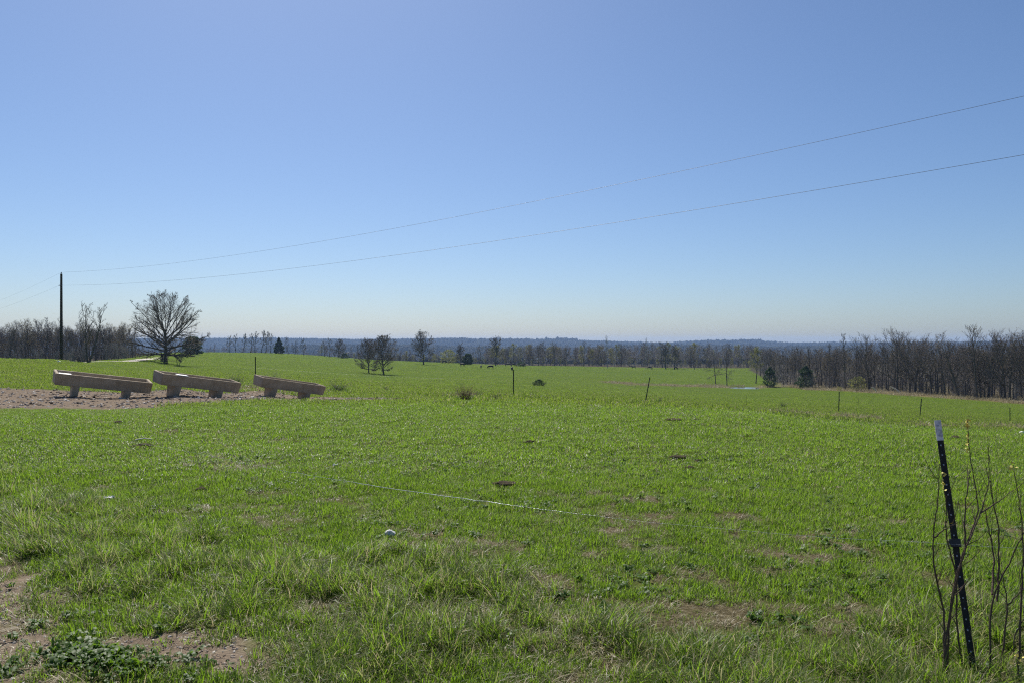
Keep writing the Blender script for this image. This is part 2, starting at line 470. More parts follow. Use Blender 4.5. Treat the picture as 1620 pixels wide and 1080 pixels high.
# ------------------------------------------------------------------ the ground sheet
azs = np.concatenate([np.linspace(-180, -56, 32)[:-1], np.linspace(-56, 56, 420), np.linspace(56, 180, 32)[1:]])
azs = np.radians(azs)[:-1]
rs = np.concatenate([[.6, 1.5, 2.4], np.geomspace(3.0, 40, 190), np.geomspace(40, 6400, 230)[1:]])
A, RR = np.meshgrid(azs, rs)
X = RR * np.sin(A); Y = RR * np.cos(A)
Z = gz(X, Y)
na, nr = len(azs), len(rs)
V = np.stack([X, Y, Z], -1).reshape(-1, 3)
V = np.vstack([V, [[0, 0, float(gz(0, 0.01))]]])
i0 = (np.arange(nr - 1)[:, None] * na + np.arange(na)[None]).ravel()
i1 = (np.arange(nr - 1)[:, None] * na + (np.arange(na)[None] + 1) % na).ravel()
F = np.stack([i0, i1, i1 + na, i0 + na], 1)[:, ::-1]
me = np_mesh('pasture', V, F, True)
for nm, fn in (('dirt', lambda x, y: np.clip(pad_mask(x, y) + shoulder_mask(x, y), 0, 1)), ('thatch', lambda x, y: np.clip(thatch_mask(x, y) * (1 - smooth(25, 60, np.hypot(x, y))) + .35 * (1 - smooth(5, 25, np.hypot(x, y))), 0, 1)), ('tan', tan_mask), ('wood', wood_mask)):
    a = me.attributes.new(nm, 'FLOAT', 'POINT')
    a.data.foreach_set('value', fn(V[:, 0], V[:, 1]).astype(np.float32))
ground = link('pasture', me, m_ground)
tag(ground, kind='structure')

# haze
from itertools import product
hz0, hz1 = -105.0, 34.0
hv = [(x * 6800, y * 6800, z) for x, y, z in product((-1, 1), (-1, 1), (hz0, hz1))]
hf = [(0, 1, 3, 2), (4, 6, 7, 5), (0, 4, 5, 1), (2, 3, 7, 6), (0, 2, 6, 4), (1, 5, 7, 3)]
me = bpy.data.meshes.new('haze'); me.from_pydata(hv, [], hf)
hm = bpy.data.materials.new('thin_spring_haze'); hm.use_nodes = True
nt = hm.node_tree; nt.nodes.clear()
o_ = nd(nt, 'ShaderNodeOutputMaterial'); pv = nd(nt, 'ShaderNodeVolumePrincipled')
pv.inputs['Color'].default_value = (.42, .62, 1.0, 1)
pv.inputs['Density'].default_value = 1.0e-4
pv.inputs['Anisotropy'].default_value = .2
nt.links.new(pv.outputs[0], o_.inputs['Volume'])
haze = link('haze', me, hm); tag(haze, kind='stuff')

# pond and farm track
t = np.linspace(0, 2 * math.pi, 48, endpoint=False)
pz = float(np.min(gz(POND[0] + 3 * np.cos(t), POND[1] + 2 * np.sin(t)))) + .62
pv_ = [(POND[0] + math.cos(a) * 7.5, POND[1] + math.sin(a) * 8, pz) for a in t]
me = bpy.data.meshes.new('pond_water'); me.from_pydata(pv_, [], [tuple(range(48))])
tag(link('pond_water', me, m_water), kind='structure')

trk = [(-190, 96), (-150, 106), (-110, 113), (-84, 117), (-66, 121), (-63, 128), (-67, 142), (-74, 162), (-84, 188), (-100, 225)]
def cat_rom(pts, n=10):
    out = []
    P_ = [np.array(p, float) for p in pts]; P_ = [P_[0]] + P_ + [P_[-1]]
    for i in range(1, len(P_) - 2):
        for k in range(n):
            t_ = k / n
            out.append(.5 * ((2 * P_[i]) + (-P_[i - 1] + P_[i + 1]) * t_ + (2 * P_[i - 1] - 5 * P_[i] + 4 * P_[i + 1] - P_[i + 2]) * t_ ** 2 + (-P_[i - 1] + 3 * P_[i] - 3 * P_[i + 1] + P_[i + 2]) * t_ ** 3))
    out.append(P_[-2]); return np.array(out)
c_ = cat_rom(trk); d_ = np.gradient(c_, axis=0); d_ /= np.linalg.norm(d_, axis=1)[:, None]
nrm = np.stack([-d_[:, 1], d_[:, 0]], 1)
rows = []
for w in (-1.25, -.7, 0, .7, 1.25):
    q = c_ + nrm * w
    rows.append(np.column_stack([q, gz(q[:, 0], q[:, 1]) + .09 - abs(w) * .02]))
V = np.stack(rows, 1).reshape(-1, 3); n = len(c_)
F = [(i * 5 + k, i * 5 + k + 1, (i + 1) * 5 + k + 1, (i + 1) * 5 + k) for i in range(n - 1) for k in range(4)]
tag(link('gravel_track', np_mesh('gravel_track', V, F), m_track), kind='structure')

# ------------------------------------------------------------------ scattering (stuff only)
def variant_coll(name, meshes):
    c = bpy.data.collections.new(name)
    for i, me in enumerate(meshes):
        c.objects.link(bpy.data.objects.new('%s_%02d' % (name, i), me))
    return c

def scatter(name, pts, rot, scl, vid, coll, parent=None):
    me = bpy.data.meshes.new(name)
    n = len(pts)
    me.vertices.add(n); me.vertices.foreach_set('co', np.asarray(pts, np.float32).ravel())
    a = me.attributes.new('rot', 'FLOAT_VECTOR', 'POINT'); a.data.foreach_set('vector', np.asarray(rot, np.float32).ravel())
    a = me.attributes.new('scl', 'FLOAT_VECTOR', 'POINT')
    scl = np.asarray(scl, np.float32)
    if scl.ndim == 1: scl = np.repeat(scl[:, None], 3, 1)
    a.data.foreach_set('vector', scl.ravel())
    a = me.attributes.new('vid', 'INT', 'POINT'); a.data.foreach_set('value', np.asarray(vid, np.int32))
    o = link(name, me)
    ng = bpy.data.node_groups.new(name, 'GeometryNodeTree')
    ng.interface.new_socket('Geometry', in_out='INPUT', socket_type='NodeSocketGeometry')
    ng.interface.new_socket('Geometry', in_out='OUTPUT', socket_type='NodeSocketGeometry')
    gi = ng.nodes.new('NodeGroupInput'); go = ng.nodes.new('NodeGroupOutput')
    ci = ng.nodes.new('GeometryNodeCollectionInfo'); ci.inputs['Collection'].default_value = coll
    ci.inputs['Separate Children'].default_value = True; ci.inputs['Reset Children'].default_value = True
    ip = ng.nodes.new('GeometryNodeInstanceOnPoints'); ip.inputs['Pick Instance'].default_value = True
    def na_(nm, dt):
        q = ng.nodes.new('GeometryNodeInputNamedAttribute'); q.data_type = dt; q.inputs['Name'].default_value = nm
        return [s for s in q.outputs if s.enabled and s.name == 'Attribute'][0]
    ng.links.new(gi.outputs[0], ip.inputs['Points']); ng.links.new(ci.outputs[0], ip.inputs['Instance'])
    e2r = ng.nodes.new('FunctionNodeEulerToRotation')
    ng.links.new(na_('rot', 'FLOAT_VECTOR'), e2r.inputs[0]); ng.links.new(e2r.outputs[0], ip.inputs['Rotation'])
    ng.links.new(na_('scl', 'FLOAT_VECTOR'), ip.inputs['Scale']); ng.links.new(na_('vid', 'INT'), ip.inputs['Instance Index'])
    ng.links.new(ip.outputs[0], go.inputs[0])
    md = o.modifiers.new('scatter', 'NODES'); md.node_group = ng
    return o

def blades(n, rad, hmin, hmax, w, lean, seg, m, dry=.1, curl=.5, power=1.0, seed=0, flat=0.0):
    """n bent blades as triangle-tipped strips"""
    g = np.random.default_rng(seed)
    a = g.uniform(0, 2 * math.pi, n); rr = rad * np.sqrt(g.uniform(0, 1, n)) ** power
    base = np.stack([rr * np.cos(a), rr * np.sin(a), np.full(n, -.01)], 1)
    h = g.uniform(hmin, hmax, n) * g.uniform(.7, 1.1, n)
    th = g.uniform(0, 2 * math.pi, n); d = np.stack([np.cos(th), np.sin(th), 0 * th], 1)
    side = np.stack([-np.sin(th), np.cos(th), 0 * th], 1)
    ang0 = np.abs(g.normal(0, lean, n)) + flat; k = g.uniform(.2, 1, n) * curl
    wv = w * g.uniform(.6, 1.3, n)
    V = []; p = base.copy(); L = h / seg
    for s in range(seg + 1):
        f = s / seg; ww = wv * (1 - f ** 1.6) * .5 + .0002
        V += [p - side * ww[:, None], p + side * ww[:, None]]
        ang = ang0 + k * (f + .5 / seg) * 1.8
        p = p + (d * np.sin(ang)[:, None] + np.array([0, 0, 1]) * np.cos(ang)[:, None]) * L[:, None]
        p[:, 2] = np.maximum(p[:, 2], .004 + 0 * p[:, 2])
    V = np.stack(V, 1)                      # n, 2(seg+1), 3
    m_ = 2 * (seg + 1)
    F = np.concatenate([[[i * 2, i * 2 + 1, i * 2 + 3, i * 2 + 2]] for i in range(seg)])
    F = (F[None] + (np.arange(n) * m_)[:, None, None]).reshape(-1, 4)
    me = np_mesh('blades', V.reshape(-1, 3), F, True)
    at_ = me.attributes.new('bladec', 'FLOAT', 'POINT')
    dv = (g.uniform(0, 1, n) < dry) * g.uniform(.5, 1, n) + g.uniform(0, .12, n)
    at_.data.foreach_set('value', np.repeat(dv, m_).astype(np.float32))
    me.materials.append(m)
    return me

def rosette(n, L, w, m, seed=0, up=.35):
    g = np.random.default_rng(seed); V = []; F = []
    for i in range(n):
        a = g.uniform(0, 2 * math.pi); l = L * g.uniform(.5, 1.1); ww = w * g.uniform(.6, 1.1); u_ = up * g.uniform(.3, 1.5)
        d = np.array([math.cos(a), math.sin(a), 0]); s = np.array([-math.sin(a), math.cos(a), 0]); p0 = np.array([g.uniform(-.03, .03), g.uniform(-.03, .03), 0])
        b0 = len(V)
        for f, wf in ((0, .15), (.35, .75), (.7, 1.0), (1, .1)):
            q = p0 + d * l * f + np.array([0, 0, 1]) * (l * u_ * math.sin(f * 2.4))
            V += [q - s * ww * wf * .5 + [0, 0, .008 * wf], q + s * ww * wf * .5 + [0, 0, .008 * wf]]
        F += [(b0 + 2 * k, b0 + 2 * k + 1, b0 + 2 * k + 3, b0 + 2 * k + 2) for k in range(3)]
    me = np_mesh('rosette', V, F, True); me.materials.append(m); return me

def stone_mesh(seed, m, flat=.6, n=2):
    import bmesh
    bm = bmesh.new(); bmesh.ops.create_icosphere(bm, subdivisions=n, radius=1)
    g = random.Random(seed)
    off = Vector((g.uniform(0, 9), g.uniform(0, 9), 0))
    from mathutils import noise as mn
    for v in bm.verts:
        k = 1 + .38 * mn.noise(v.co * 1.3 + off) + .15 * mn.noise(v.co * 3.1 + off)
        v.co = Vector((v.co.x * k, v.co.y * k * .8, v.co.z * k * flat))
    me = bpy.data.meshes.new('stone'); bm.to_mesh(me); bm.free()
    me.materials.append(m); return me

def fan(n, y0, y1, wide=1.25, g=rng, extra=1.0):
    """random ground points in the view wedge with equal area density"""
    y = np.sqrt(g.uniform(y0 ** 2, y1 ** 2, n)); x = g.uniform(-1, 1, n) * (810 / FPX) * wide * y + g.uniform(-1, 1, n) * extra
    return x, y

def rotv(n, tilt=.12, g=rng):
    return np.stack([g.normal(0, tilt, n), g.normal(0, tilt, n), g.uniform(0, 2 * math.pi, n)], 1)

# --- near grass
short = [blades(52, .085, .030, .075, .0042, .85, 3, m_grass, .14, .6, seed=s) for s in range(4)]
short += [blades(44, .09, .04, .095, .0042, .70, 3, m_grass, .08, .5, seed=20 + s) for s in range(2)]
longv = [blades(64, .07, .12, .26, .0048, .48, 4, m_grass, .26, 1.0, .8, seed=40 + s) for s in range(3)]
longv += [blades(56, .09, .09, .20, .0052, .6, 4, m_grass, .42, 1.1, .8, seed=50 + s) for s in range(2)]
dryv = [blades(34, .10, .05, .14, .0042, .9, 3, m_dry, .5, .6, seed=60 + s, flat=.6) for s in range(3)]
C_near = variant_coll('near_tuft', short + longv + dryv)     # 0-5 short, 6-10 long, 11-13 dry
pts = []; rots = []; scs = []; ids = []
def put(x, y, keep, s, idf, tilt=.12, dz=0.0):
    x = x[keep]; y = y[keep]; n = len(x)
    pts.append(np.stack([x, y, gz(x, y) + dz], 1)); rots.append(rotv(n, tilt)); scs.append(s[keep] if hasattr(s, '__len__') else np.full(n, s)); ids.append(idf(n))
def flush(name, coll, **kw):
    global pts, rots, scs, ids
    o = scatter(name, np.vstack(pts), np.vstack(rots), np.concatenate(scs), np.concatenate(ids), coll)
    tag(o, kind='stuff', **kw)
    pts, rots, scs, ids = [], [], [], []
    return o

x, y = fan(36000, 2.6, 10.5)
th_ = thatch_mask(x, y); di = shoulder_mask(x, y); lo = long_mask(x, y)
cl = fbm(x * 3.2, y * 3.2, 41, 2)
keep = (rng.uniform(0, 1, len(x)) < (1 - .72 * th_) * (.30 + 1.15 * smooth(.3, .6, cl))) & (rng.uniform(0, 1, len(x)) > di * .93)
put(x, y, keep, (.65 + .75 * cl) * (1 - .35 * th_) * rng.uniform(.75, 1.25, len(x)), lambda n: rng.integers(0, 6, n))
x, y = fan(9500, 2.6, 10.5)
th_ = thatch_mask(x, y); di = shoulder_mask(x, y); lo = long_mask(x, y); cl = fbm(x * 2.2, y * 2.2, 42, 2)
di = np.maximum(di, np.maximum(shoulder_mask(x, y + .3), shoulder_mask(x, y + .55)))
keep = (rng.uniform(0, 1, len(x)) < lo * (.15 + 1.3 * smooth(.38, .62, cl))) & (rng.uniform(0, 1, len(x)) > di * 1.6)
put(x, y, keep, (.55 + .8 * cl) * rng.uniform(.7, 1.2, len(x)), lambda n: rng.integers(6, 11, n), .2)
x, y = fan(1200, 2.8, 9)      # scattered taller tufts elsewhere
keep = (fbm(x * 1.7, y * 1.7, 43, 2) > .6) & (shoulder_mask(x, y) < .2)
put(x, y, keep, .55 * rng.uniform(.7, 1.2, len(x)), lambda n: rng.integers(6, 11, n), .2)
x, y = fan(15000, 2.6, 12)
th_ = thatch_mask(x, y); lo = long_mask(x, y); di = shoulder_mask(x, y)
keep = (rng.uniform(0, 1, len(x)) < np.clip(.14 + .34 * smooth(.45, .65, fbm(x * 4, y * 4, 49, 2)) + .60 * th_ + .34 * lo, 0, 1)) & (rng.uniform(0, 1, len(x)) > di * .8)
put(x, y, keep, rng.uniform(.5, 1.15, len(x)) * (.8 + .35 * lo), lambda n: rng.integers(11, 14, n), .1)
flush('near_grass', C_near, label='green pasture grass with dry blades in the foreground', cat='grass')

# --- middle distance grass
midv = [blades(210, .26, .030, .075, .0065, .9, 2, m_grass, .14, .6, seed=80 + s) for s in range(4)]
midd = [blades(70, .22, .03, .08, .008, .9, 2, m_dry, .5, .6, seed=90 + s, flat=.5) for s in range(2)]
midl = [blades(120, .25, .06, .12, .007, .7, 3, m_grass, .15, .6, seed=95 + s) for s in range(2)]
C_mid = variant_coll('mid_tuft', midv + midd + midl)
x, y = fan(19000, 9.5, 23, 1.2)
th_ = thatch_mask(x, y)
near_pad = smooth(-3.5, -.5, y - np.interp(px_u(x, y), *PADF)) * (px_u(x, y) < 680)
keep = (rng.uniform(0, 1, len(x)) < (1 - .6 * th_)) & (pad_mask(x, y) < .4)
put(x, y, keep, rng.uniform(.6, 1.3, len(x)) * (1 - .45 * near_pad) * (.75 + .5 * fbm(x * .7, y * .7, 44)), lambda n: rng.integers(0, 4, n))
x, y = fan(5000, 9.5, 24, 1.2)
keep = (rng.uniform(0, 1, len(x)) < np.clip(.10 + .35 * smooth(.48, .66, fbm(x * 1.5, y * 1.5, 50, 3)) + .7 * thatch_mask(x, y), 0, 1)) & (pad_mask(x, y) < .4)
put(x, y, keep, rng.uniform(.5, 1.1, len(x)), lambda n: rng.integers(4, 6, n))
x, y = fan(1500, 8.5, 22, 1.2)
keep = (fbm(x * .5, y * .5, 45) > .56) & (pad_mask(x, y) < .3)
put(x, y, keep, rng.uniform(.5, 1.0, len(x)), lambda n: rng.integers(6, 8, n))
flush('middle_grass', C_mid, label='short green pasture grass between the camera and the troughs', cat='grass')

farv = [blades(260, .6, .05, .11, .016, .85, 2, m_grass_far, .10, .5, seed=110 + s) for s in range(4)]
fard = [blades(100, .55, .10, .28, .018, .5, 2, m_dry, .5, .5, seed=120 + s) for s in range(2)]
C_far = variant_coll('far_tuft', farv + fard)
x, y = fan(16000, 21, 75, 1.15)
keep = (pad_mask(x, y) < .5) & (rng.uniform(0, 1, len(x)) > tan_mask(x, y) * .6)
put(x, y, keep, rng.uniform(.6, 1.25, len(x)) * (.7 + .6 * fbm(x * .25, y * .25, 46)), lambda n: rng.integers(0, 4, n), .06)
x, y = fan(34000, 70, 475, 1.12)
keep = (wood_mask(x, y) < .3) & (tan_mask(x, y) < .5) & (pond_mask(x, y) < .02) & ~((np.abs(px_u(x, y) - 1185) < 75) & (y > 215) & (y < 262)) & (rng.uniform(0, 1, len(x)) < .55 + .45 * (y < 300))
put(x, y, keep, np.interp(y, [70, 260, 475], [1.5, 2.3, 2.6]) * rng.uniform(.6, 1.2, len(x)), lambda n: rng.integers(0, 4, n), .04)
flush('far_grass', C_far, label='green hill pasture running down to the woods', cat='grass')

# dry weeds: fence lip, bank behind the troughs, pond margin, wood margin
x, y = fan(26000, 24, 75, 1.15)
w_ = np.clip(tan_mask(x, y) * 1.2, 0, 1) + .35 * np.exp(-((y - 36) / 3.0) ** 2) * (np.abs(px_u(x, y) - 560) < 330) * smooth(.48, .6, fbm(x * .5, y * .5, 47)) 
keep = rng.uniform(0, 1, len(x)) < w_ * .35
put(x, y, keep, rng.uniform(.5, 1.3, len(x)), lambda n: rng.integers(4, 6, n), .1)
x, y = fan(60000, 150, 275, 1.1)
w_ = tan_mask(x, y) * (1 - smooth(0, 12, y - wood_edge(px_u(x, y))) * .8) * (pond_mask(x, y) < .05)
keep = rng.uniform(0, 1, len(x)) < w_ * .32
put(x, y, keep, rng.uniform(1.6, 4.2, len(x)) , lambda n: rng.integers(4, 6, n), .1)
flush('dry_weeds', C_far, label='dry tan weeds along the fence line, pond and wood edge', cat='weeds')

# low broad-leaved weeds near the roadside
C_weed = variant_coll('weed', [rosette(11, .10, .035, m_weed, s) for s in range(3)] + [rosette(16, .06, .03, m_weed, 9 + s, .6) for s in range(2)])
x, y = fan(4200, 2.8, 12)
keep = fbm(x * 1.3, y * 1.3, 48, 3) > .56
put(x, y, keep, rng.uniform(.3, .75, len(x)), lambda n: rng.integers(0, 5, n), .2, .012)
g_ = np.random.default_rng(5); n = 170
x = g_.normal(-2.18, .16, n); y = 4.20 + (x + 2.2) * -.3 + g_.normal(0, .07, n)
put(x, y, np.ones(n, bool), g_.uniform(.35, .8, n), lambda n: rng.integers(0, 5, n), .3, .02)
flush('broadleaf_weeds', C_weed, label='low broad-leaved weeds among the grass by the roadside', cat='weeds')

# gravel
C_stone = variant_coll('stone', [stone_mesh(s, m_stone, n=1) for s in range(6)])
x, y = fan(30000, 20, 36, 1.25); 
keep = (rng.uniform(0, 1, len(x)) < pad_mask(x, y) * 1.0)
put(x, y, keep, .010 + .060 * rng.uniform(0, 1, len(x)) ** 3.5, lambda n: rng.integers(0, 6, n), .4)
x = rng.uniform(-4.6, -.9, 26000); y = rng.uniform(2.9, 5.6, 26000)
keep = rng.uniform(0, 1, len(x)) < shoulder_mask(x, y) ** 2
put(x, y, keep, .0025 + .013 * rng.uniform(0, 1, len(x)) ** 4, lambda n: rng.integers(0, 6, n), .4)
x, y = fan(700, 3, 20)
put(x, y, thatch_mask(x, y) > .45, rng.uniform(.005, .02, 700), lambda n: rng.integers(0, 6, n), .4)
flush('gravel', C_stone, label='reddish gravel under the troughs and beside the road', cat='gravel')

# ------------------------------------------------------------------ trees
class Segs:
    def __init__(s): s.a = []
    def add(s, p0, p1, r0, r1): s.a.append((p0[0], p0[1], p0[2], p1[0], p1[1], p1[2], r0, r1))
    def mesh(s, name, n, m):
        A_ = np.array(s.a, float)
        p0 = A_[:, :3]; p1 = A_[:, 3:6]; r0 = A_[:, 6]; r1 = A_[:, 7]
        d = p1 - p0; L = np.linalg.norm(d, axis=1)[:, None] + 1e-9; d = d / L
        ref = np.where(np.abs(d[:, 2:3]) > .9, [[1., 0, 0]], [[0, 0, 1.]])
        u = np.cross(d, ref); u /= np.linalg.norm(u, axis=1)[:, None]; v = np.cross(d, u)
        V = []
        for k in range(n):
            a = 2 * math.pi * k / n; w = u * math.cos(a) + v * math.sin(a)
            V += [p0 - d * (r0[:, None] * .3) + w * r0[:, None], p1 + w * r1[:, None]]
        V = np.stack(V, 1).reshape(-1, 3)
        F = np.array([[2 * k, (2 * k + 2) % (2 * n), (2 * k + 3) % (2 * n), 2 * k + 1] for k in range(n)])
        F = (F[None] + (np.arange(len(A_)) * 2 * n)[:, None, None]).reshape(-1, 4)
        me = np_mesh(name, V, F, n > 3); me.materials.append(m); return me

def rnd_perp(d, g):
    v = Vector((g.gauss(0, 1), g.gauss(0, 1), g.gauss(0, 1)))
    v -= d * v.dot(d)
    return v.normalized()

def grow(p, d, L, r, lvl, S, sp, g):
    """one branch and everything on it; S[0] trunk, S[1] limbs, S[2] twigs"""
    nl = sp['levels']; ns = (7, 5, 4, 3, 2)[min(lvl, 4)]
    tgt = S[0] if lvl == 0 else (S[1] if lvl < 3 else S[2])
    pts_ = [(p.copy(), d.copy(), r)]
    for i in range(ns):
        f = (i + 1) / ns
        wig = sp['wig'][min(lvl, len(sp['wig']) - 1)]
        d = (d + rnd_perp(d, g) * wig * g.uniform(.3, 1) + Vector((0, 0, 1)) * sp['up'][min(lvl, len(sp['up']) - 1)] / ns).normalized()
        q = p + d * (L / ns)
        if q.z < .5 and lvl: d.z = abs(d.z) * .3; q.z = max(q.z, .4)
        r1 = r * (1 - f * (1 - sp['tip'])) if lvl < nl else r * (1 - .6 * f)
        tgt.add(p, q, pts_[-1][2], r1)
        p = q; pts_.append((p.copy(), d.copy(), r1))
        ev = sp.get('env')
        if ev and lvl:
            cz, rx, ru, rd = ev; rz = ru if p.z > cz else rd
            if (p.x * p.x + p.y * p.y) / rx ** 2 + ((p.z - cz) / rz) ** 2 > sp['_ek']:
                if lvl < 3: ns = i + 1
                break
    ns = len(pts_) - 1
    if lvl >= nl: 
        S[3].append(p); return
    nc = sp['n'][lvl]; nc = max(1, int(round(nc * g.uniform(.85, 1.2))))
    s0 = sp['start'][lvl]
    for k in range(nc):
        f = s0 + (1 - s0) * ((k + g.uniform(.1, .9)) / nc)
        f = min(f, .999); i = min(int(f * ns), ns - 1); t_ = f * ns - i
        a = pts_[i]; b_ = pts_[i + 1]
        pp = a[0].lerp(b_[0], t_); dd = a[1]; rr = a[2] * (1 - t_) + b_[2] * t_
        if lvl == 0:
            ang = math.radians(sp['ang0'][0] + (sp['ang0'][1] - sp['ang0'][0]) * ((f - s0) / (1 - s0)) + g.gauss(0, 8))
            phi = k * 2.4 + g.uniform(-.5, .5)
            hd = Vector((math.cos(phi), math.sin(phi), 0))
            nd_ = (hd * math.sin(ang) + Vector((0, 0, 1)) * math.cos(ang)).normalized()
            cl_ = sp['prof']((f - s0) / (1 - s0)) * sp['R'] * g.uniform(.8, 1.12)
            cr = min(rr * .62, cl_ * sp['thick'])
        else:
            ang = math.radians(g.uniform(*sp['ang']))
            nd_ = (dd * math.cos(ang) + rnd_perp(dd, g) * math.sin(ang)).normalized()
            cl_ = L * sp['ratio'][lvl - 1] * (1.15 - .55 * f) * g.uniform(.7, 1.2)
            cr = rr * .6
        cr = max(cr, sp['minr'] * (1.6 if lvl < nl - 1 else 1.0))
        grow(pp, nd_, cl_, cr, lvl + 1, S, sp, g)

def flare(S, r, H):
    for k in range(3):
        S[0].add((0, 0, -.35 + .02 * k), (0, 0, H * (.012 + .012 * k)), r * (1.55 - .12 * k), r * (1.12 - .03 * k))

def make_tree(sp, seed, mb=None, mt=None, buds=None, lean=(0, 0), sides=(7, 5, 3), nb=0, bsize=.12):
    g = random.Random(seed)
    sp = dict(sp, _ek=1.0)
    S = [Segs(), Segs(), Segs(), []]
    d = Vector((lean[0], lean[1], 1)).normalized()
    r = sp['r0']
    for k in range(sp.get('stems', 1)):
        dd = d
        p = Vector((0, 0, -.1))
        if sp.get('stems', 1) > 1:
            a = k * 2.4; dd = Vector((math.cos(a) * sp['splay'], math.sin(a) * sp['splay'], 1)).normalized(); p = Vector((math.cos(a) * .15, math.sin(a) * .15, -.1))
        grow(p, dd, sp['H'] * sp['trunkf'] * (1 if k == 0 else g.uniform(.75, 1)), r, 0, S, sp, g)
    flare(S, r, sp['H'])
    mb = mb or m_bark; mt = mt or m_twig
    out = [('trunk', S[0].mesh('trunk', sides[0], mb)), ('limbs', S[1].mesh('limbs', sides[1], mb)), ('twigs', S[2].mesh('twigs', sides[2], mt))]
    if buds:
        gg = np.random.default_rng(seed)
        tips = np.array([tuple(q) for q in S[3]])
        ix = gg.integers(0, len(tips), nb)
        c0 = tips[ix] + gg.normal(0, .18, (nb, 3))
        out.append(('buds', leaf_cloud(c0, bsize, buds, gg)))
    return out

def leaf_cloud(c0, size, m, gg, asp=.6):
    n = len(c0)
    a = gg.normal(0, 1, (n, 3)); a /= np.linalg.norm(a, axis=1)[:, None]
    b = np.cross(a, gg.normal(0, 1, (n, 3))); b /= np.linalg.norm(b, axis=1)[:, None]
    s = (size * gg.uniform(.5, 1.4, n))[:, None]
    V = np.stack([c0 - a * s, c0 - b * s * asp, c0 + a * s, c0 + b * s * asp], 1).reshape(-1, 3)
    F = np.arange(n * 4).reshape(-1, 4)
    me = np_mesh('leaves', V, F); me.materials.append(m)
    return me

def tri_prof(a, b_, c_):      # crown outline by height: bottom, middle, top
    return lambda f: (a * (1 - f) * (1 - f) + b_ * 2 * f * (1 - f) * 1.0 + c_ * f * f)

OAK = dict(H=13, trunkf=.48, r0=.38, levels=4, n=[31, 10, 6, 4], start=[.24, .15, .14, .14], ratio=[.46, .50, .55], env=(4.6, 6.6, 8.4, 4.4), ang=(20, 50),
           ang0=(95, 16), prof=tri_prof(.80, .95, .95), R=9.5, thick=.022, wig=[.05, .13, .22, .32], up=[.1, .08, .12, .1], tip=.30, minr=.013)
FOR = dict(H=13, trunkf=.80, r0=.20, levels=4, n=[11, 6, 4, 3], start=[.34, .25, .2, .2], ratio=[.5, .55, .55], ang=(22, 50),
           ang0=(62, 18), prof=tri_prof(.75, 1.2, .65), R=3.4, thick=.030, wig=[.10, .15, .24, .32], up=[.1, .5, .35, .25], tip=.22, minr=.013)
WIDE = dict(FOR, trunkf=.62, r0=.26, R=5.2, n=[11, 7, 5, 3], start=[.26, .25, .2, .2], ang0=(68, 14), prof=tri_prof(.9, 1.3, .9))
TALL = dict(FOR, trunkf=.92, r0=.15, R=2.1, n=[13, 5, 4, 3], start=[.42, .25, .2, .2], ang0=(60, 22), prof=tri_prof(.7, 1.1, .45))
DEAD = dict(FOR, H=9, trunkf=.85, r0=.15, levels=3, n=[8, 5, 4, 2], start=[.30, .2, .2, .2], R=3.6, ang0=(34, 16), prof=tri_prof(.9, .8, .5), stems=2, splay=.20, minr=.020, wig=[.07, .12, .2, .3], up=[.05, .2, .2, .2])
PINOAK = dict(FOR, H=9.5, trunkf=.93, r0=.14, R=2.6, n=[16, 5, 4, 3], start=[.30, .25, .2, .2], ang0=(105, 20), prof=tri_prof(1.1, .8, .25), up=[.1, .1, .2, .2])
DENSE = dict(FOR, H=11, trunkf=.55, r0=.24, n=[20, 9, 6, 4], start=[.22, .2, .2, .2], ang0=(96, 8), prof=tri_prof(.8, .95, .9), minr=.018, env=(5.4, 4.5, 5.8, 4.6), R=7)
ROUND = dict(OAK, H=13, trunkf=.55, env=(7.5, 5.0, 5.8, 5.0), r0=.30, R=7.5, n=[18, 9, 6, 4], start=[.34, .2, .2, .2], ang0=(78, 6), prof=tri_prof(.7, .95, .9), minr=.025)
SLIM = dict(FOR, minr=.034, r0=.24, R=3.0)
YOUNG = dict(FOR, H=7, trunkf=.8, r0=.07, levels=3, n=[9, 5, 4, 3], start=[.15, .2, .2, .2], R=1.7, ang0=(55, 20), stems=3, splay=.25, minr=.012)

SPEC = {}
def top_of(parts):
    t = 0
    for pn, me in parts:
        v = np.zeros(len(me.vertices) * 3, np.float32); me.vertices.foreach_get('co', v); t = max(t, float(np.quantile(v[2::3], .998)))
    return t
def reg(name, *a, **k): pr = make_tree(*a, **k); SPEC[name] = (pr, top_of(pr))
reg('oak', OAK, 4, sides=(9, 6, 3))
for i in range(3): reg('for%d' % i, FOR, 10 + i, lean=((i - 1) * .07, .03))
for i in range(2): reg('wide%d' % i, WIDE, 20 + i, lean=(.05 * (1 - 2 * i), 0))
for i in range(2): reg('tall%d' % i, TALL, 30 + i)
reg('bud0', FOR, 40, buds=m_brownbud, nb=1500, bsize=.07)
reg('bud1', WIDE, 41, buds=m_brownbud, nb=1700, bsize=.07)
reg('green0', FOR, 42, buds=m_spring, nb=2600, bsize=.10)
reg('dead', DEAD, 3, sides=(7, 5, 3))
reg('pale', TALL, 44, mb=m_bark_pale, mt=m_twig_pale)
reg('pin0', PINOAK, 45, mb=m_bark); reg('pin1', PINOAK, 46, mb=m_bark)
reg('dense0', DENSE, 47, buds=m_brownbud, nb=1800, bsize=.05); reg('dense1', DENSE, 48, buds=m_brownbud, nb=1800, bsize=.05)
reg('lean', dict(FOR, trunkf=.7, r0=.30, R=5.0, start=[.2, .2, .2, .2]), 49, lean=(-.42, 0))
reg('young', YOUNG, 50)
m_belt = bark('belt_twig_bark', (.22, .19, .17), (.36, .33, .30))
for i in range(3): reg('belt%d' % i, dict(FOR, minr=.020, R=3.4 + .5 * i), 70 + i, mb=m_belt, mt=m_belt)
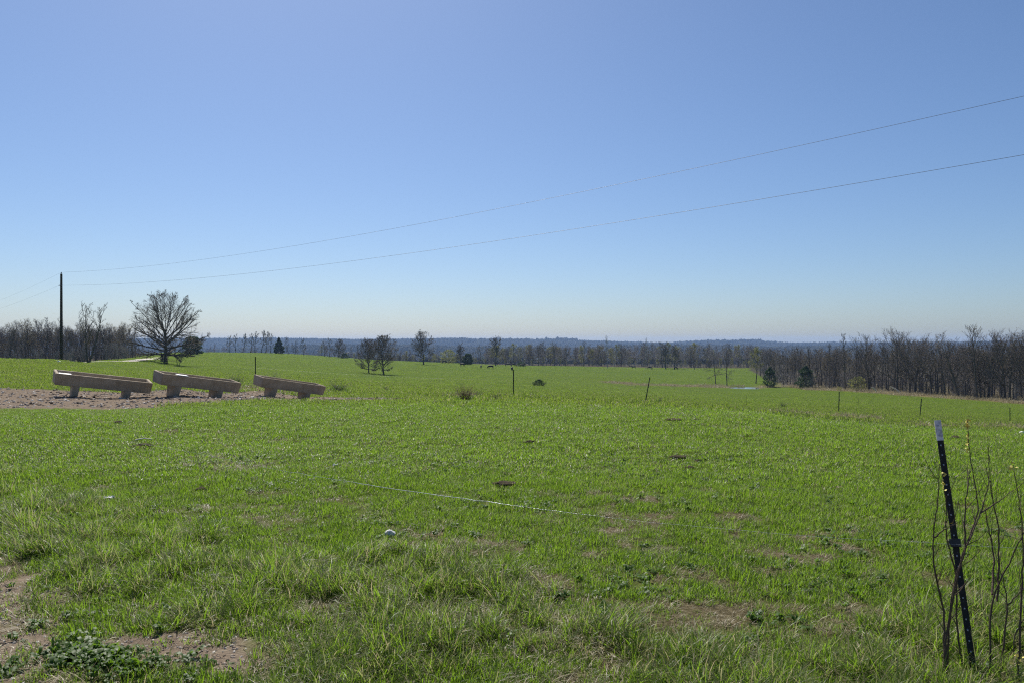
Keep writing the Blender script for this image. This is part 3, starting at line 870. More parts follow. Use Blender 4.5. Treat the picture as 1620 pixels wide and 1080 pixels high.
reg('round0', ROUND, 51); reg('round1', dict(ROUND, R=4.6), 52)
for i in range(3): reg('slim%d' % i, SLIM, 53 + i, lean=((i - 1) * .10, 0), mt=m_twig_pale)
reg('split', dict(ROUND, R=4.6, trunkf=.6, start=[.35, .2, .2, .2], ang0=(50, 12), n=[14, 8, 5, 4]), 57, buds=m_brownbud, nb=500, bsize=.09)

def conifer(seed, H, R_, prof, n=2600, size=.28, mt=m_cedar):
    gg = np.random.default_rng(seed)
    f = gg.uniform(0.04, 1, n * 2); rr = prof(f)
    lobes = 1 + .22 * np.sin(gg.uniform(0, 6, 1) + f * 23)
    a = gg.uniform(0, 2 * math.pi, n * 2)
    cl_ = fbm(a * 1.6 + 9, f * 7, seed, 3)
    rad = R_ * rr * lobes * (.45 + .55 * np.sqrt(gg.uniform(0, 1, n * 2))) * (.6 + .75 * cl_)
    keep = cl_ > .33
    c0 = np.stack([rad * np.cos(a), rad * np.sin(a), f * H + gg.normal(0, .1, n * 2)], 1)[keep][:n]
    S = Segs(); 
    for k in range(5): S.add((0, 0, -.2 + k * H * .18), (0, 0, -.2 + (k + 1) * H * .18), H * .02 * (1 - k * .17), H * .02 * (1 - (k + 1) * .17))
    for k in range(26):
        z = H * (.08 + .8 * k / 26); aa = k * 2.4; l = float(prof(np.array(z / H))) * R_ * .8
        S.add((0, 0, z), (math.cos(aa) * l, math.sin(aa) * l, z + l * .25), H * .006, H * .002)
    return [('trunk', S.mesh('trunk', 6, m_bark)), ('crown', leaf_cloud(c0, size, mt, gg, .45))]
SPEC['cedar0'] = (conifer(1, 6, 2.2, lambda f: (1 - f) ** .75 * (.55 + 1.2 * np.minimum(f * 4, 1) * .5)), 6)
SPEC['cedar1'] = (conifer(2, 5, 2.6, lambda f: np.sqrt(np.maximum(0, 1 - (2 * f - .85) ** 2 / 1.4)) * .95), 5)
SPEC['cedar2'] = (conifer(12, 6, 2.7, lambda f: (1 - f) ** .6 * (.5 + 1.2 * np.minimum(f * 3, 1) * .5), 1700, .24), 6)
SPEC['bush0'] = (conifer(3, 1.5, 1.5, lambda f: np.sqrt(np.maximum(0, 1 - f ** 2)), 1200, .10, m_weed), 1.5)
SPEC['cedarbush'] = (conifer(4, 1.5, 1.6, lambda f: np.sqrt(np.maximum(0, 1 - f ** 2)), 1400, .11), 1.5)
SPEC['bloom'] = (conifer(5, 3.2, 1.9, lambda f: np.sqrt(np.maximum(0, 1 - (2 * f - 1.1) ** 2)), 520, .065, m_bloom) + SPEC['young'][0][1:], 3.2)
SPEC['springbush'] = (conifer(6, 3.5, 2.0, lambda f: np.sqrt(np.maximum(0, 1 - (2 * f - .8) ** 2 / 1.5)), 1300, .13, m_spring), 3.5)

def plant(name, spec, u, Y, H, label, cat='tree', group=None, rz=None, wscale=1.0):
    parts, h0 = SPEC[spec]
    p = at(u, Y)
    o = empty(name, p, random.uniform(0, 6.28) if rz is None else rz, H / h0)
    o.scale = (H / h0 * wscale, H / h0 * wscale, H / h0)
    for pn, me in parts:
        c = bpy.data.objects.new(pn, me); c.parent = o; col.objects.link(c)
        if pn != 'trunk': c['kind'] = 'stuff'
    tag(o, label, cat, group)
    return o

# single trees, from left to right
plant('oak_tree', 'oak', 262, 146, 13.2, 'largest bare tree with a wide round crown, standing alone left of centre on the pasture', rz=.4)
plant('dead_tree', 'dead', 140, 116, 8.9, 'thin bare tree with two long splayed limbs, just right of the utility pole', rz=.1)
plant('small_tree', 'young', 283, 142, 4.0, 'small many-stemmed bare tree under the right side of the big round oak', rz=1.0)
plant('cedar_tree', 'cedar1', 305, 300, 6.6, 'dark rounded evergreen seen through the right edge of the big round oak')
ORD = ['first', 'second', 'third', 'fourth', 'fifth', 'sixth', 'seventh', 'eighth', 'ninth', 'tenth', 'eleventh']
for nn, (u, top, Y, s) in enumerate(((363, 530, 452, 'slim0'), (373, 528, 450, 'slim1'), (384, 527, 455, 'slim2'), (396, 527, 448, 'slim0'), (403, 524, 450, 'slim1'), (413, 522, 452, 'slim2'), (420, 524, 447, 'slim0'), (428, 525, 455, 'slim1'), (456, 533, 440, 'slim2'), (466, 537, 440, 'young'), (480, 534, 430, 'slim0'))):
    p = at(u, Y); H = EYE + (540 - top) / FPX * Y - p.z
    plant('ridge_tree', s, u, Y, H, 'pale bare tree, %s from the left in the row on the left ridge' % ORD[nn], group='bare trees in a row on the left ridge')
plant('cedar_tree', 'cedar0', 441, 440, 8.6, 'dark pointed evergreen within the row of bare trees on the left ridge')
for (u, top, Y, s, lb) in ((513, 537, 425, 'bud1', 'bushy bare tree, leftmost of three together right of the ridge row'), (521, 534, 424, 'slim1', 'slender bare tree, middle of three together right of the ridge row'), (536, 535, 415, 'round0', 'bare tree, rightmost of three together right of the ridge row'),
        (583, 534, 222, 'dense0', 'bushy bare tree, left one of the close pair left of centre'), (607, 528, 218, 'dense1', 'taller bare tree, right one of the close pair left of centre'),
        (670, 522, 350, 'round0', 'lone bare tree with a spreading crown against the blue hills'), (729, 542, 392, 'round1', 'bare tree standing just left of the small dark cedar near centre'),
        (784, 531, 392, 'split', 'tall bare tree with a split crown right of the small dark cedar'), (961, 530, 425, 'pale', 'pale tall sycamore-like tree, left one of two in the far tree belt'),
        (1022, 534, 422, 'pale', 'pale tall sycamore-like tree, right one of two in the far tree belt'), (1053, 541, 425, 'round1', 'dark full bare tree, left one of a pair right of the pale trees'),
        (1067, 544, 425, 'round1', 'dark full bare tree, right one of a pair right of the pale trees'), (1099, 552, 420, 'for0', 'bare tree at the far field edge between the dark pair and the pond trees'),
        (1132, 557, 262, 'pin0', 'narrow bare tree with drooping low limbs, left one of two by the pond'), (1150, 555, 258, 'pin1', 'narrow bare tree with drooping low limbs, right one of two by the pond'),
        (1196, 548, 272, 'green0', 'slender budding tree at the left end of the right-hand wood'),
        (1337, 527, 219, 'tall1', 'tall straight bare tree, leftmost of the tall trees at the wood edge'), (1375, 526, 216, 'wide0', 'forked bare tree at the wood edge behind the green shrub'),
        (1420, 516, 205, 'wide0', 'broad tall bare tree at the wood edge above the white fallen log'), (1447, 526, 200, 'wide1', 'bare tree just right of the broad tree above the fallen log'),
        (1518, 523, 180, 'lean', 'thick dark trunk leaning left at the front of the right-hand wood'), (1546, 513, 177, 'for1', 'tallest bare tree of the right-hand wood, straight trunk'),
        (1563, 520, 179, 'wide0', 'forked bare tree right of the tallest tree in the wood'), (1590, 520, 172, 'wide1', 'broad bare tree near the right edge of the photo')):
    p = at(u, Y); H = EYE + (540 - top) / FPX * Y - p.z
    plant('bare_tree', s, u, Y, H, lb, wscale=.8 if s in ('pale',) else 1.0, rz=(0.0 if s == 'lean' else None))
plant('cedar_tree', 'cedar1', 740, 388, 5.3, 'small dark rounded cedar at the far field edge left of centre', wscale=.95)
plant('budding_tree', 'springbush', 709, 400, 7.0, 'small yellow-green tree left of the small dark cedar')
plant('cedar_tree', 'cedar2', 1218, 249, 6.0, 'dark conical cedar at the right end of the pond')
plant('cedar_tree', 'cedar2', 1275, 236, 6.6, 'wide dark cedar right of the white blossoming shrub', wscale=1.15)
plant('blossom_shrub', 'bloom', 1240, 247, 4.2, 'white blossoming shrub between two dark cedars by the pond', 'shrub')
plant('green_shrub', 'springbush', 1357, 214, 3.9, 'rounded green shrub at the wood edge left of the fallen log', 'shrub')
plant('green_shrub', 'springbush', 1328, 216, 1.2, 'low yellow-green bush at the foot of the wood above the fence post', 'shrub')
plant('evergreen_bush', 'cedarbush', 853, 146, 1.15, 'dark rounded evergreen bush alone in the middle of the pasture', 'bush')
plant('evergreen_bush', 'cedarbush', 545, 415, 2.4, 'small dark bush right of the three trees on the ridge', 'bush')
plant('evergreen_bush', 'cedarbush', 825, 400, 2.2, 'dark low bush at the field edge right of the tall split-crown tree', 'bush')

# woods: individual trees in front, one mass behind
def wood(n, ulo, uhi, yf, depth, hf, kinds, label, group, seed, name='woodland_tree'):
    g = random.Random(seed)
    for i in range(n):
        u = ulo + (uhi - ulo) * (i + g.random()) / n
        Y = yf(u) + depth * g.random() ** 1.5
        k = g.choice(kinds); H = hf(u) * g.uniform(.82, 1.12)
        look = {'green': 'yellow-green budding tree', 'bud0': 'brownish budding tree', 'bud1': 'broad brownish budding tree', 'tall0': 'slender straight bare tree', 'tall1': 'slender straight bare tree',
                'wide0': 'broad bare tree', 'wide1': 'broad bare tree', 'belt2': 'broad grey bare tree', 'green0': 'yellow-green budding tree'}.get(k, 'grey bare tree')
        zone = next(z for lim, z in label if u < lim)
        plant(name, k, u, Y, H, look + ' ' + zone, 'tree', look + 's ' + zone, rz=g.uniform(0, 6.28), wscale=g.uniform(.8, 1.1))
FK = ['for0', 'for1', 'for2', 'wide0', 'wide1', 'tall0', 'tall1', 'bud0', 'bud1']
wood(88, 1195, 1720, lambda u: float(wood_edge(u)) + 3, 26, lambda u: float(np.interp(u, [1195, 1300, 1340, 1480, 1620], [11.5, 11.5, 12.5, 13.6, 14.2])), FK,
     [(1270, 'at the left end of the right-hand wood, behind the cedars'), (1400, 'in the right-hand wood above the green shrub'), (1500, 'in the right-hand wood above the fallen log'), (1580, 'in the right-hand wood behind the tallest tree'), (9999, 'at the far right end of the right-hand wood')], None, 61)
wood(50, -60, 212, lambda u: 212 + (u > 150) * 8, 18, lambda u: float(np.interp(u, [0, 60, 120, 170, 205], [10.4, 11.8, 10.6, 9.6, 8.0])), FK,
     [(90, 'in the left wood, left of the utility pole'), (150, 'in the left wood between utility pole and dead tree'), (9999, 'in the left wood behind the thin pale pole')], None, 62)
wood(66, 755, 1195, lambda u: 462 if u < 1000 else 452, 50, lambda u: float(np.interp(u, [755, 820, 900, 1100, 1195], [11, 12.5, 13.5, 13.5, 14])), ['belt0', 'belt1', 'belt2', 'belt0', 'belt1', 'belt2', 'green0', 'green0', 'bud0', 'bud1', 'for1', 'wide0'],
     [(850, 'in the far tree belt below the split-crown tree'), (960, 'in the far tree belt left of the pale trees'), (1060, 'in the far tree belt around the pale trees'), (1140, 'in the far tree belt left of the pond trees'), (9999, 'in the far tree belt above the pond')], None, 63)
wood(14, 500, 755, lambda u: 470, 60, lambda u: 7.5, ['belt0', 'belt1', 'belt2', 'green0'], [(9999, 'low in the valley between the close pair and the cedar')], None, 64)
wood(10, 215, 500, lambda u: 500, 60, lambda u: 8.5, ['belt0', 'belt1', 'belt2'], [(9999, 'in the valley beyond the left ridge')], None, 65)

# woodland mass behind the front trees (not countable)
def joined(parts):
    V = []; F = []; o = 0; mi = []
    mats = []
    for k, (pn, me) in enumerate(parts):
        v = np.zeros(len(me.vertices) * 3, np.float32); me.vertices.foreach_get('co', v); V.append(v.reshape(-1, 3))
        f = np.zeros(len(me.loops), np.int32); me.loops.foreach_get('vertex_index', f); F.append(f.reshape(-1, 4) + o); o += len(me.vertices)
        mats.append(me.materials[0]); mi += [k] * len(me.polygons)
    me = np_mesh('woodland', np.vstack(V), np.vstack(F))
    for m in mats: me.materials.append(m)
    me.polygons.foreach_set('material_index', np.array(mi, np.int32))
    return me
reg('brush', dict(YOUNG, minr=.018, n=[10, 6, 4, 3]), 90, mb=m_belt, mt=m_belt)
WK = ['for0', 'for1', 'wide0', 'tall0', 'bud0', 'bud1', 'green0', 'young', 'for2', 'belt0', 'belt1', 'belt2', 'brush']
C_wood = variant_coll('wood_tree', [joined(SPEC[k][0]) for k in WK])
WH = np.array([SPEC[k][1] for k in WK])
def mass(n, ulo, uhi, yf, depth, h0, h1, allow, seed):
    g = np.random.default_rng(seed)
    u = g.uniform(ulo, uhi, n); y_ = yf(u) + depth * g.uniform(0, 1, n)
    x_ = (u - 810) / FPX * y_
    v = g.choice(allow, n)
    s = g.uniform(h0, h1, n) / WH[v]
    pts.append(np.stack([x_, y_, gz(x_, y_)], 1)); rots.append(np.stack([0 * u, 0 * u, g.uniform(0, 6.28, n)], 1)); scs.append(s); ids.append(v)
mass(380, 1205, 2000, lambda u: wood_edge(u) + 16, 190, 7.5, 12, [0, 1, 2, 3, 4, 5, 8], 1)
mass(520, 1200, 1950, lambda u: wood_edge(u) + 2, 50, 2.0, 5.5, [7, 12, 12], 2)
mass(360, -420, 214, lambda u: 226 + 0 * u, 130, 8.5, 11, [0, 1, 2, 3, 4, 8], 3)
mass(240, -300, 216, lambda u: 208 + 0 * u, 20, 2, 5, [7, 12], 4)
mass(330, 770, 1215, lambda u: 475 + 0 * u, 260, 9.5, 13.5, [9, 10, 11, 4, 5, 6, 9, 10], 5)
mass(60, 560, 770, lambda u: 500 + 0 * u, 260, 6, 9, [9, 10, 11, 6], 8)
mass(260, 500, 1215, lambda u: np.where(u < 1000, 458, 452) + 0 * u, 60, 2.5, 6, [7, 6], 6)
mass(110, 200, 560, lambda u: 540 + 0 * u, 300, 7, 10, [9, 10, 11], 7)
flush('woodland', C_wood, label='mass of bare trees filling the woods behind the front rows', cat='woodland')

# distant forested hills
import bmesh
def clump(seed):
    g = np.random.default_rng(seed); bm = bmesh.new()
    for k in range(14):
        s = g.uniform(4, 8)
        M = Matrix.Translation((g.uniform(-30, 30), g.uniform(-30, 30), s * .55)) @ Matrix.Diagonal((s * .8, s * .8, s * g.uniform(.7, 1.1), 1))
        bmesh.ops.create_icosphere(bm, subdivisions=1, radius=1, matrix=M)
    for v in bm.verts: v.co += Vector(g.normal(0, .9, 3))
    me = bpy.data.meshes.new('canopy'); bm.to_mesh(me); bm.free(); me.materials.append(m_canopy); return me
C_can = variant_coll('canopy', [clump(s) for s in range(5)])
n = 15000
y = np.sqrt(rng.uniform(2300 ** 2, 5000 ** 2, n)); x = rng.uniform(-.85, .85, n) * y
put(x, y, np.ones(n, bool), rng.uniform(.7, 1.2, n), lambda n: rng.integers(0, 5, n), .05)
y = np.sqrt(rng.uniform(800 ** 2, 2300 ** 2, 5000)); x = rng.uniform(-.85, .85, 5000) * y
put(x, y, np.ones(5000, bool), rng.uniform(.7, 1.1, 5000), lambda n: rng.integers(0, 5, n), .05)
pts[-1][:, 2] -= 2
for (u, n, w) in ((885, 9, 14), (868, 3, 5), (1170, 8, 30), (820, 5, 20), (1090, 6, 25)):       # taller groves on the skyline
    uu = u + rng.uniform(-w, w, n) ; yy = np.full(n, 4250.) + rng.uniform(-30, 30, n); xx = (uu - 810) / FPX * yy
    put(xx, yy, np.ones(n, bool), rng.uniform(1.1, 1.5, n) * (1.6 if u == 885 else 1.1), lambda n: rng.integers(0, 5, n), .03)
flush('hill_forest', C_can, label='hazy blue forest covering the distant hills', cat='forest')

# ------------------------------------------------------------------ boxes and bevels
def box_bm(bm, x0, x1, y0, y1, z0, z1, tx=0, ty=0):
    """box whose bottom is narrower by tx, ty on each side"""
    v = [bm.verts.new(c) for c in ((x0 + tx, y0 + ty, z0), (x1 - tx, y0 + ty, z0), (x1 - tx, y1 - ty, z0), (x0 + tx, y1 - ty, z0), (x0, y0, z1), (x1, y0, z1), (x1, y1, z1), (x0, y1, z1))]
    for f in ((3, 2, 1, 0), (4, 5, 6, 7), (0, 1, 5, 4), (1, 2, 6, 5), (2, 3, 7, 6), (3, 0, 4, 7)): bm.faces.new([v[i] for i in f])
    return v
def bm_mesh(bm, name, m, bev=0.0, seg=2):
    if bev: bmesh.ops.bevel(bm, geom=bm.edges[:], offset=bev, segments=seg, affect='EDGES', profile=.6)
    bmesh.ops.recalc_face_normals(bm, faces=bm.faces[:])
    me = bpy.data.meshes.new(name); bm.to_mesh(me); bm.free(); me.materials.append(m); return me

# ------------------------------------------------------------------ concrete feed troughs
TL, TW, TH = 2.76, .70, .36
def basin_mesh():
    bm = bmesh.new()
    t_ = .075; fl = .10; tp = .045
    # outer shell (bottom a little narrower), inner cavity, joined by the rim
    def ring(l, w, z, dx=0): return [bm.verts.new(c) for c in ((dx, 0, z), (l - dx, 0, z), (l - dx, w, z), (dx, w, z))]
    def rg(i, j, z): return [bm.verts.new(c) for c in ((i, j, z), (TL - i, j, z), (TL - i, TW - j, z), (i, TW - j, z))]
    o0 = rg(.02, tp, 0); o1 = rg(0, 0, TH); i1 = rg(t_ + .01, t_, TH); i0 = rg(t_ + .06, tp + t_ + .03, fl)
    bm.faces.new(o0[::-1]); bm.faces.new(i0)
    for a, b_ in ((o0, o1), (o1, i1), (i1, i0)):
        for k in range(4): bm.faces.new((a[k], a[(k + 1) % 4], b_[(k + 1) % 4], b_[k]))
    bmesh.ops.bevel(bm, geom=bm.edges[:], offset=.012, segments=2, affect='EDGES')
    return bm_mesh(bm, 'basin', m_conc)
def leg_mesh(l, w, h):
    bm = bmesh.new(); box_bm(bm, -l / 2, l / 2, -w / 2, w / 2, -h, .01, l * .13, w * .08)
    return bm_mesh(bm, 'leg', m_conc, .018)
ME_B = basin_mesh(); ME_L = leg_mesh(.19, .62, .46)
def trough(u, Yl, zl, yaw, tilt, label):
    xl = (u - 810) / FPX * Yl
    root = empty('feed_trough', (xl, Yl, zl))
    root.rotation_euler = (R(9), tilt, yaw)
    link('basin', ME_B, parent=root, loc=(0, 0, -TH))
    for fx in (.62, 2.08):
        lg = link('leg', ME_L, parent=root, loc=(fx, TW / 2, -TH - .004))
    tag(root, label, 'trough', 'concrete feed troughs on the gravel')
    return root
T1 = trough(88.5, 24.0, .748, R(36.5), R(8.0), 'concrete feed trough, leftmost of the three and lowest at its right end')
T2 = trough(258.7, 25.0, .694, R(50), R(8.4), 'concrete feed trough, middle of the three, with a bright white slab on its rim')
T3 = trough(417, 29.0, .390, R(48.5), R(9.0), 'concrete feed trough, rightmost of the three, below the lone fence post')
def slab(root, fx, fy, l, w, h, name, label, dz=.0):  # thin white slab set on a trough rim
    bm = bmesh.new(); box_bm(bm, -l / 2, l / 2, -w / 2, w / 2, 0, h, -.01, -.01)
    me = bm_mesh(bm, name, m_white, .012)
    bpy.context.view_layer.update()
    M = root.matrix_world
    o = link(name, me); o.matrix_world = M @ Matrix.Translation((fx, fy, dz)) 
    tag(o, label, 'salt block')
slab(T2, .66, .11, .36, .17, .022, 'white_slab', 'bright white slab resting on the front rim of the middle trough', .002)
slab(T1, .26, .14, .34, .16, .03, 'white_slab', 'thin white slab at the left end of the leftmost trough', -.03)

# ------------------------------------------------------------------ lumps: dung, clods, stones
ME_D = [stone_mesh(100 + s, m_dung, .42, 3) for s in range(3)]
def at_row(u, row):
    """ground point seen at photo column u, row (for things lying in the near pasture)"""
    ys = np.geomspace(3.2, 120, 1500); xs = (u - 810) / FPX * ys
    rws = 540 + FPX * (EYE - gz(xs, ys)) / ys
    i = int(np.argmax(rws < row)); return Vector((float(xs[i]), float(ys[i]), float(gz(xs[i], ys[i]))))
for k, (u, row, wpx, lb) in enumerate((
        (318, 777, 20, 'brown dung lump in the grass left of the wire'), (798, 769, 38, 'long pale-topped dung patch right of the white wire'), (838, 702, 20, 'flat dark dung pat above the long pale patch'),
        (1092, 743, 20, 'dark dung pat, lowest of three right of centre'), (1073, 726, 28, 'spread dark dung, left of three right of centre'), (1105, 731, 14, 'small dark dung pat, upper right of three right of centre'),
        (1101, 665, 12, 'small dark dung lump below the leaning post'), (1066, 666, 26, 'flat brown dung patch below the shrub by the leaning post'), (742, 720, 12, 'small dark dung pat in the middle grass'),
        (187, 670, 18, 'dark dung lump below the leftmost trough'), (470, 701, 12, 'small black dung lump below the rightmost trough'), (226, 708, 32, 'scuffed earth and dung below the pale stick'), (1161, 653, 9, 'tiny dark dung lump left of the small green shrub'),
        (652, 671, 12, 'small dark dung pat below the shrub line'), (36, 697, 12, 'small grey dung lump near the left edge'), (1510, 694, 18, 'thin brown dung patch right of the near post'))):
    p = at_row(u, row); s = wpx / FPX * p.y / 2
    o = link('dung_pat', ME_D[k % 3], loc=p + Vector((0, 0, s * .12 + .015)))
    o.scale = (s, s * .8, min(s * .8, .09) ); o.rotation_euler = (0, 0, k * 1.3)
    if k % 3 and s > .08: o.rotation_euler.z = .2
    tag(o, lb, 'dung', 'dung lying in the pasture')
ME_S = stone_mesh(301, m_limestone, .8, 3)
for (u, row, wpx, lb) in ((617, 850, 17, 'round white stone in the near grass below the pale wire'), (93, 573, 5, 'white stone on the crest above the left trough'), (1617, 687, 8, 'white stone in the grass at the right edge'), (1612, 685, 4, 'small pale stone beside the white stone at the right edge')):
    p = at_row(u, row); s = wpx / FPX * p.y / 2
    o = link('white_stone', ME_S, loc=p + Vector((0, 0, s * .55 + .01))); o.scale = (s, s, s * .8); tag(o, lb, 'stone', 'white stones in the pasture')
# crumpled scraps
def scrap(u, row, s, label):
    g = random.Random(u); bm = bmesh.new(); bmesh.ops.create_grid(bm, x_segments=5, y_segments=5, size=1)
    for v in bm.verts: v.co += Vector((g.gauss(0, .18), g.gauss(0, .18), g.uniform(0, 1.0)))
    me = bm_mesh(bm, 'scrap', m_white); p = at_row(u, row)
    o = link('plastic_scrap', me, loc=p + Vector((0, 0, .02))); o.scale = (s, s, s); tag(o, label, 'litter')
scrap(173, 793, .045, 'crumpled bluish white scrap in the grass at left')
scrap(530, 739, .035, 'small pale scrap in the grass left of the wire')

def tube_mesh(name, pts_, rad, m, n=6):
    """one continuous bent tube; rad is a number or one per point"""
    P_ = [Vector(p) for p in pts_]; k = len(P_)
    rad = [rad] * k if not hasattr(rad, '__len__') else rad
    V = []; F = []
    for i, p in enumerate(P_):
        d = (P_[min(i + 1, k - 1)] - P_[max(i - 1, 0)]).normalized()
        ref = Vector((0, 1, 0)) if abs(d.y) < .9 else Vector((1, 0, 0))
        a = d.cross(ref).normalized(); b_ = d.cross(a)
        for j in range(n):
            t_ = 2 * math.pi * j / n; V.append(tuple(p + (a * math.cos(t_) + b_ * math.sin(t_)) * rad[i]))
    for i in range(k - 1):
        for j in range(n): F.append((i * n + j, i * n + (j + 1) % n, (i + 1) * n + (j + 1) % n, (i + 1) * n + j))
    me = np_mesh(name, V, F, True); me.materials.append(m); return me

p = at_row(214, 700); q = at_row(241, 700)
tag(link('dry_stick', tube_mesh('dry_stick', [p + Vector((0, 0, .05)), (p + q) / 2 + Vector((0, .02, .075)), q + Vector((0, 0, .06))], [.012, .010, .007], m_log)), 'pale straight stick lying above the scuffed earth at left', 'stick')
p = at_row(1002, 753); q = at_row(1019, 756)
tag(link('dry_stick', tube_mesh('dry_stick', [p + Vector((0, 0, .03)), q + Vector((0, 0, .035))], [.018, .012], m_bark)), 'short dark stick lying in the grass right of centre', 'stick')

# fallen bleached log at the wood edge
def log(u0, Y0, h0, u1, Y1, h1, r, label):
    a = at(u0, Y0) + Vector((0, 0, h0)); b_ = at(u1, Y1) + Vector((0, 0, h1)); m_ = (a + b_) / 2 + Vector((0, 0, .2))
    tag(link('fallen_log', tube_mesh('fallen_log', [a, m_, b_], [r * .6, r * .9, r], m_log, 7)), label, 'log', 'bleached logs at the wood edge')
log(1408, 196, 1.9, 1425, 196, .2, .20, 'white bleached log slanting down at the wood edge, right one of two')
log(1379, 200, 1.6, 1386, 200, .6, .15, 'short white broken limb at the wood edge, left one of two')

# ------------------------------------------------------------------ cattle
def cow_mesh(graze, seed):
    me = bpy.data.meshes.new('cow')
    V = []; E = []; Rd = []
    def v(x_, y_, z_, rx, ry=None):
        V.append((x_, y_, z_)); Rd.append((rx, ry or rx)); return len(V) - 1
    hip = v(-.75, 0, 1.05, .26, .30); mid = v(-.1, 0, 1.0, .31, .36); sh = v(.55, 0, 1.05, .26, .34)
    E += [(hip, mid), (mid, sh)]
    if graze: nk = v(.95, 0, .80, .17); hd = v(1.15, 0, .42, .13); mz = v(1.24, 0, .14, .09)
    else: nk = v(.95, 0, 1.25, .17); hd = v(1.22, 0, 1.36, .14); mz = v(1.50, 0, 1.20, .09)
    E += [(sh, nk), (nk, hd), (hd, mz)]
    for s_ in (-1, 1):
        e = v(hd and (V[hd][0] - .03), s_ * .22, V[hd][2] + .06, .035); E.append((hd, e))
        a = v(.55, s_ * .20, .75, .11); b_ = v(.56, s_ * .21, .40, .06); c = v(.55, s_ * .21, .04, .055); E += [(sh, a), (a, b_), (b_, c)]
        a = v(-.78, s_ * .22, .78, .14); b_ = v(-.90, s_ * .22, .42, .065); c = v(-.84, s_ * .22, .04, .055); E += [(hip, a), (a, b_), (b_, c)]
    t0 = v(-1.02, 0, 1.12, .05); t1 = v(-1.10, 0, .60, .03); E += [(hip, t0), (t0, t1)]
    me.from_pydata(V, E, []); me.update()
    o = bpy.data.objects.new('cow_tmp', me); col.objects.link(o)
    md = o.modifiers.new('s', 'SKIN')
    for i, r in enumerate(Rd): me.skin_vertices[0].data[i].radius = r
    for sv in me.skin_vertices[0].data: sv.use_root = False
    me.skin_vertices[0].data[0].use_root = True
    sd = o.modifiers.new('d', 'SUBSURF'); sd.levels = 1; sd.render_levels = 1
    dg = bpy.context.evaluated_depsgraph_get()
    out = bpy.data.meshes.new_from_object(o.evaluated_get(dg))
    bpy.data.objects.remove(o)
    out.materials.clear(); out.materials.append(m_cow); out.name = 'cow'
    return out
CW = [cow_mesh(True, 1), cow_mesh(False, 2)]
for (u, Y, k, rz, lb) in ((703, 388, 0, .3, 'tiny black cow, leftmost of the herd, at the field edge'), (731, 340, 1, 2.6, 'black cow below the small dark cedar'),
        (761, 318, 1, 1.4, 'small black cow or calf between the cedar cow and the centre cow'), (776, 315, 0, 2.9, 'black cow grazing below the tall split-crown tree'),
        (804, 378, 0, 3.2, 'black cow at the far field edge, first right of the split-crown tree'), (812.5, 370, 0, .2, 'black cow at the far field edge, second right of the split-crown tree'),
        (826, 372, 1, .1, 'black cow at the far field edge beside the low dark bush'), (810, 305, 0, 1.5, 'black cow just behind the centre fence post'),
        (1002, 412, 1, 3.0, 'black cow far off, left one of two below the right pale tree'), (1028, 405, 0, .1, 'black cow far off, right one of two below the right pale tree'), (1069, 410, 0, .5, 'black cow at the foot of the dark pair of trees')):
    o = link('cow', CW[k], loc=at(u, Y)); o.rotation_euler = (0, 0, rz)
    s = .85 if 'calf' in lb else 1.15; o.location.z += .12; o.scale = (s, s, s)
    tag(o, lb, 'cow', 'black cattle grazing on the pasture')

# ------------------------------------------------------------------ shrubs in the pasture
def shrub_mesh(seed, n, H, spread, r, m):
    g = random.Random(seed); S = Segs()
    for i in range(n):
        a = g.uniform(0, 6.28); p = Vector((math.cos(a) * .08, math.sin(a) * .08, 0)) * g.uniform(0, 2)
        d = Vector((math.cos(a) * spread * g.uniform(.1, 1), math.sin(a) * spread * g.uniform(.1, 1), 1)).normalized()
        L = H * g.uniform(.5, 1.15); rr = r
        for k in range(4):
            q = p + d * L / 4; S.add(p, q, rr, rr * .75); rr *= .75
            for j in range(2):
                dd = (d + rnd_perp(d, g) * .7).normalized(); q2 = q + dd * L * .22 * g.uniform(.5, 1.2); S.add(q, q2, rr * .7, rr * .4)
                S.add(q2, q2 + (dd + rnd_perp(dd, g) * .6).normalized() * L * .12, rr * .4, rr * .3)
            p = q; d = (d + rnd_perp(d, g) * .22).normalized()
    me = S.mesh('stems', 3, m); me.transform(Matrix.Scale(1 / top_of([('s', me)]), 4)); return me
m_red = bark('reddish_twigs', (.20, .11, .085), (.34, .22, .17), 20)
SH = [shrub_mesh(1, 70, 1.0, .9, .009, m_red), shrub_mesh(2, 55, 1.0, 1.2, .008, m_twig), shrub_mesh(3, 45, 1.0, 1.0, .007, m_twig_pale)]
def leafy(seed, n, R_, H):
    gg = np.random.default_rng(seed); a = gg.uniform(0, 6.28, n); r_ = R_ * np.sqrt(gg.uniform(0, 1, n)); h = H * gg.uniform(.05, 1, n) * (1 - .6 * (r_ / R_) ** 2)
    return leaf_cloud(np.stack([r_ * np.cos(a), r_ * np.sin(a), h], 1), .028, m_weed, gg)
LF = leafy(1, 500, .45, .45)
